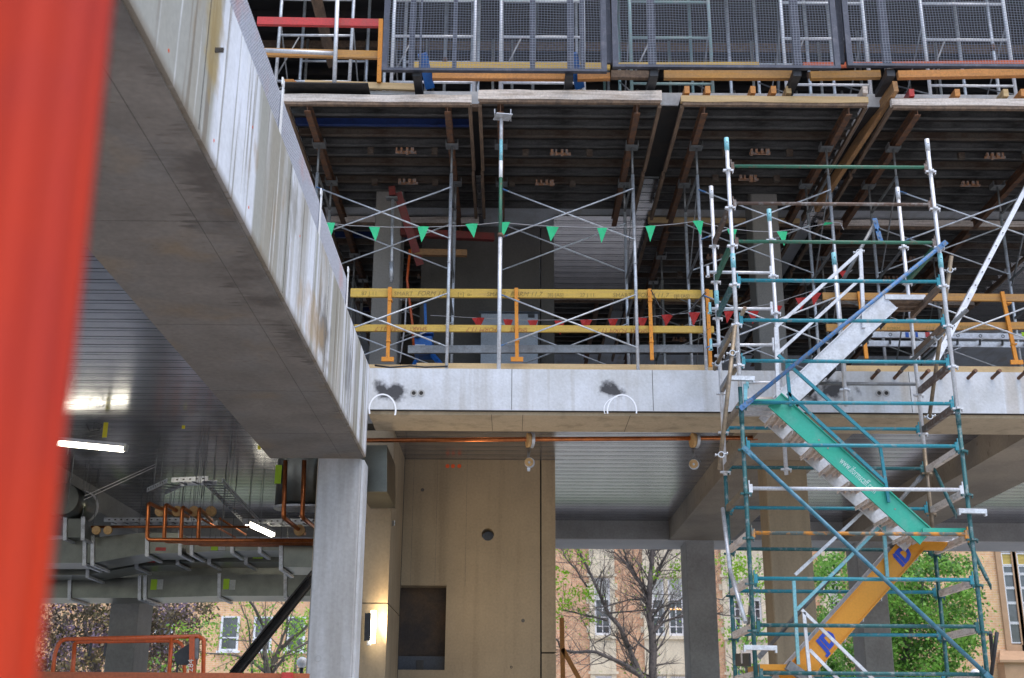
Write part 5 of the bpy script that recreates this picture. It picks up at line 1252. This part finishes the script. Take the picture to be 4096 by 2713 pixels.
# ================================================================ TREES
def twigs(mb, p, d, L, r, lev, tips, spread=.7, seg=4, up_=.05):
    pts = [V(p)]; rad = [r]; dd = V(d).normalized()
    for i in range(seg):
        dd = (dd + V((random.uniform(-1,1),random.uniform(-1,1),random.uniform(-1,1)))*.22 + V((0,0,up_))).normalized()
        pts.append(pts[-1]+dd*L/seg); rad.append(r*(1-.75*(i+1)/seg))
    mb.path(pts, r, 5 if r > .02 else 3, rad)
    if lev <= 0: tips.append(pts[-1]); return
    for k in range(random.randint(2,4)):
        i = random.randint(1, seg); q = pts[i]; nd = (dd + V((random.uniform(-1,1),random.uniform(-.8,.8),random.uniform(-.8,1)))*spread).normalized()
        twigs(mb, q, nd, L*random.uniform(.5,.75), max(rad[i]*.6,.004), lev-1, tips, spread, seg, up_)
def tree_limbs(t, limbs, Y, mt, tips, lev=3, dens=1.0, Ltw=1.6):
    first = True
    for pts, r_0, r_1 in limbs:
        q = [P(x,y,Y) + V((0,(random.random()-.5)*.8*(i>0),0)) for i,(x,y) in enumerate(pts)]
        n = len(q); sm_ = []
        for i in range(n-1):
            for k in range(4): 
                s_ = k/4; sm_.append(q[i].lerp(q[i+1], s_)+V((random.uniform(-1,1),0,random.uniform(-1,1)))*.02)
        sm_.append(q[-1]); rad = [r_0+(r_1-r_0)*i/(len(sm_)-1) for i in range(len(sm_))]
        MB().path(sm_, r_0, 9, rad).build('trunk' if first else 'limb', mt, t); first = False
        b = MB()
        for i in range(1, len(sm_)):
            for k in range(2):
                if random.random() < .55*dens:
                    d = (sm_[i]-sm_[i-1]).normalized(); nd = (d*.6+V((random.uniform(-1,1),random.uniform(-.7,.7),random.uniform(-.6,1)))).normalized()
                    twigs(b, sm_[i], nd, Ltw*random.uniform(.5,1.1), rad[i]*.30+.004, lev-1, tips)
        if b.v: b.build('twigs', mt, t, kind='stuff')
def leaves(centres, n, spread, size, ar=1.6, droop=0):
    b = MB()
    for c in centres:
        for _ in range(n):
            o_ = V((random.gauss(0,spread),random.gauss(0,spread),random.gauss(0,spread*.7))); p = V(c)+o_
            a = V((random.uniform(-1,1),random.uniform(-1,1),random.uniform(-1,.4)-droop)).normalized(); n_ = a.cross(V((random.uniform(-1,1),random.uniform(-1,1),random.uniform(-1,1)))).normalized()
            s_ = size*random.uniform(.6,1.3); b.face([p, p+a*s_*.5+n_*s_*.5/ar, p+a*s_, p+a*s_*.5-n_*s_*.5/ar])
    return b
random.seed(21)
YT = 46
def g0(x): return V((P(x,2713,YT).x,YT,0))
bare = thing('bare_tree', 'big dark tree just coming into leaf in front of the brick hall', 'tree', (P(2610,2713,YT).x,YT,0))
def below(x, x2=None): p = P(x,2713,YT); return p
tips = []
limbs = [([(2625,2990),(2615,2713),(2611,2530),(2592,2432),(2600,2335),(2611,2198),(2615,2050)], 0.172, 0.070),
 ([(2612,2960),(2565,2713),(2525,2600),(2475,2510),(2435,2452),(2385,2354),(2345,2268),(2310,2190)], 0.117, 0.039),
 ([(2592,2400),(2576,2350),(2530,2285),(2510,2240),(2494,2190)], 0.078, 0.039), ([(2520,2270),(2463,2213),(2424,2198)], 0.039, 0.016),
 ([(2575,2713),(2500,2660),(2385,2612),(2300,2606),(2250,2600),(2225,2560)], 0.086, 0.031), ([(2440,2452),(2576,2440)], 0.039, 0.023), ([(2576,2440),(2612,2447)], 0.039, 0.039),
 ([(2612,2530),(2658,2483),(2735,2460)], 0.062, 0.039), ([(2607,2450),(2660,2425),(2700,2408),(2760,2380)], 0.047, 0.023),
 ([(2430,2480),(2350,2460),(2250,2436)], 0.047, 0.023), ([(2611,2335),(2640,2270),(2672,2198),(2690,2120)], 0.062, 0.039),
 ([(2350,2350),(2300,2280),(2262,2235),(2240,2180)], 0.039, 0.023), ([(2590,2420),(2565,2400),(2500,2402),(2430,2425),(2380,2430)], 0.039, 0.016),
 ([(2540,2600),(2500,2555),(2440,2540),(2380,2570)], 0.031, 0.016), ([(2700,2470),(2860,2455),(3000,2470)], 0.039, 0.016), ([(2760,2380),(2890,2400),(2990,2310)], 0.031, 0.012)]
tree_limbs(bare, limbs, YT, m_bark, tips, 3, 1.4, 1.8)
cl = [P(x,y,YT+random.uniform(-.5,.5)) for x,y in ((2280,2370),(2300,2380),(2325,2372),(2340,2362),(2365,2350),(2372,2385),(2350,2390),(2255,2410),(2240,2430),(2235,2445),(2280,2420),(2262,2395),(2225,2280),(2262,2300),(2310,2215),(2282,2210),(2235,2195),(2335,2240),(2600,2290),(2615,2300),(2700,2255),(2720,2250),(2725,2275),(2708,2325),(2690,2300),(2325,2440),(2240,2490),(2528,2660),(2550,2685),(2345,2470),(2360,2485),(2230,2330),(2235,2350),(2884,2235),(2955,2260),(2985,2240),(2970,2280),(2940,2290),(2960,2230))]
leaves(cl, 26, .17, .13).build('leaf_clusters', m_leafl, bare, kind='stuff')
sp = random.sample(tips, min(len(tips), 260)); leaves(sp, 2, .05, .07).build('leaf_buds', m_leafl, bare, kind='stuff')

def leafy(lab, name, cen, blobs, Y, mt, nclump, nleaf, size, trunkx, limbs=(), bmt=m_bark, spread=.34, seed=1, mt3=None, mt2=None, f2=.3):
    random.seed(seed); t = thing(name, lab, 'tree', (P(trunkx,2713,Y).x,Y,0)); tp = []
    tree_limbs(t, list(limbs), Y, bmt, tp, 2, .8, 1.6)
    C = []; C2 = []; C3 = []
    for x, y, rx, ry in blobs:
        k = int(nclump*rx*ry/3000.)+3
        for _ in range(k):
            a = random.uniform(0,2*math.pi); rr = math.sqrt(random.random())
            q = P(x+rx*rr*math.cos(a), y+ry*rr*math.sin(a), Y+random.uniform(-1.6,1.6)); (C3 if mt3 and random.random() < .36 else C2 if mt2 and random.random() < f2 else C).append(q)
    leaves(C, nleaf, spread, size, 1.7, .2).build('crown', mt, t, kind='stuff')
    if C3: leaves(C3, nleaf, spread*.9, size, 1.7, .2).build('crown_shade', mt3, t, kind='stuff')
    if C2: leaves(C2, nleaf, spread, size, 1.7, .2).build('crown_tips', mt2, t, kind='stuff')
    return t
leafy('bushy bright green tree behind the right half of the scaffold', 'green_tree', None, [(3330,2300,90,90),(3290,2480,60,110),(3420,2650,130,70),(3640,2260,120,60),(3800,2270,80,50),(3580,2420,120,80),(3740,2420,120,80),(3830,2540,100,70),(3650,2560,130,70),(3620,2690,120,60),(3780,2660,80,60),(3500,2540,80,90),(3300,2640,70,70),(3860,2400,50,80),(3560,2330,90,70)], 50, m_leafg, 9, 60, .17, 3600,
      limbs=[([(3600,2980),(3610,2713),(3640,2560),(3700,2400),(3690,2250)], .22, .06), ([(3630,2600),(3540,2480),(3440,2360)], .1, .04), ([(3660,2500),(3780,2420),(3850,2350)], .09, .03), ([(3620,2680),(3500,2620),(3420,2570)], .08, .03)], spread=.30, seed=5, mt3=m_leafd)
leafy('green treetop between the dark column and the tan column', 'green_tree', None, [(2990,2260,60,60),(3000,2560,60,80),(2960,2530,50,50),(3010,2690,50,50),(3010,2360,40,60)], 52, m_leafg, 2.6, 30, .17, 2990, limbs=[([(2990,2950),(2995,2713),(2985,2560),(3000,2400),(2990,2250)], .12, .04)], seed=6, mt2=m_leafl, f2=.4)
leafy('bronze and mauve leaved tree at lower left behind the basket', 'bronze_tree', None, [(250,2480,130,90),(340,2600,120,90),(200,2650,110,90),(420,2450,100,80),(620,2460,110,70),(700,2560,90,80),(600,2600,80,70),(760,2450,90,50),(520,2500,90,90),(640,2680,90,50)], 42, m_leafp, 8, 55, .14, 380,
      limbs=[([(410,2990),(390,2713),(370,2600),(330,2480)], .16, .06), ([(380,2650),(250,2560),(180,2520)], .08, .03), ([(360,2600),(480,2560),(600,2500)], .07, .03)], seed=8, mt2=m_leafv, f2=.45, spread=.26, mt3=m_leafb)
leafy('thin grey limbed tree with fresh lime leaves beside the raking brace', 'spring_tree', None, [(640,2660,70,35),(740,2660,60,35),(830,2560,60,60),(880,2480,70,60),(760,2520,60,50),(930,2640,70,50),(1000,2500,60,70),(1060,2440,90,50),(1180,2500,60,90),(1190,2620,60,60),(1080,2640,60,50)], 38, m_leafl, .95, 26, .11, 1085,
      limbs=[([(1070,2950),(1075,2690),(1065,2620),(1050,2500),(1010,2410)], .11, .04), ([(1078,2680),(1120,2590),(1200,2530),(1245,2480)], .08, .03), ([(1070,2700),(1110,2600),(1150,2500),(1140,2400)], .06, .02), ([(1085,2700),(1150,2620),(1245,2560)], .06, .03), ([(1060,2690),(1000,2640),(930,2620),(820,2610)], .05, .02), ([(1010,2700),(990,2600),(990,2500),(960,2420)], .04, .015)], bmt=m_bark2, spread=.22, seed=9, mt2=m_leafg, f2=.35)
leafy('green shrubby tree behind the thin limbed one, next to the front column', 'green_tree', None, [(1190,2590,70,110),(1230,2460,50,60),(1120,2680,90,50)], 55, m_leafg, 2.2, 34, .18, 1180, limbs=[([(1180,2950),(1182,2713),(1185,2560)], .12, .04)], seed=10, mt2=m_leafl, f2=.4)
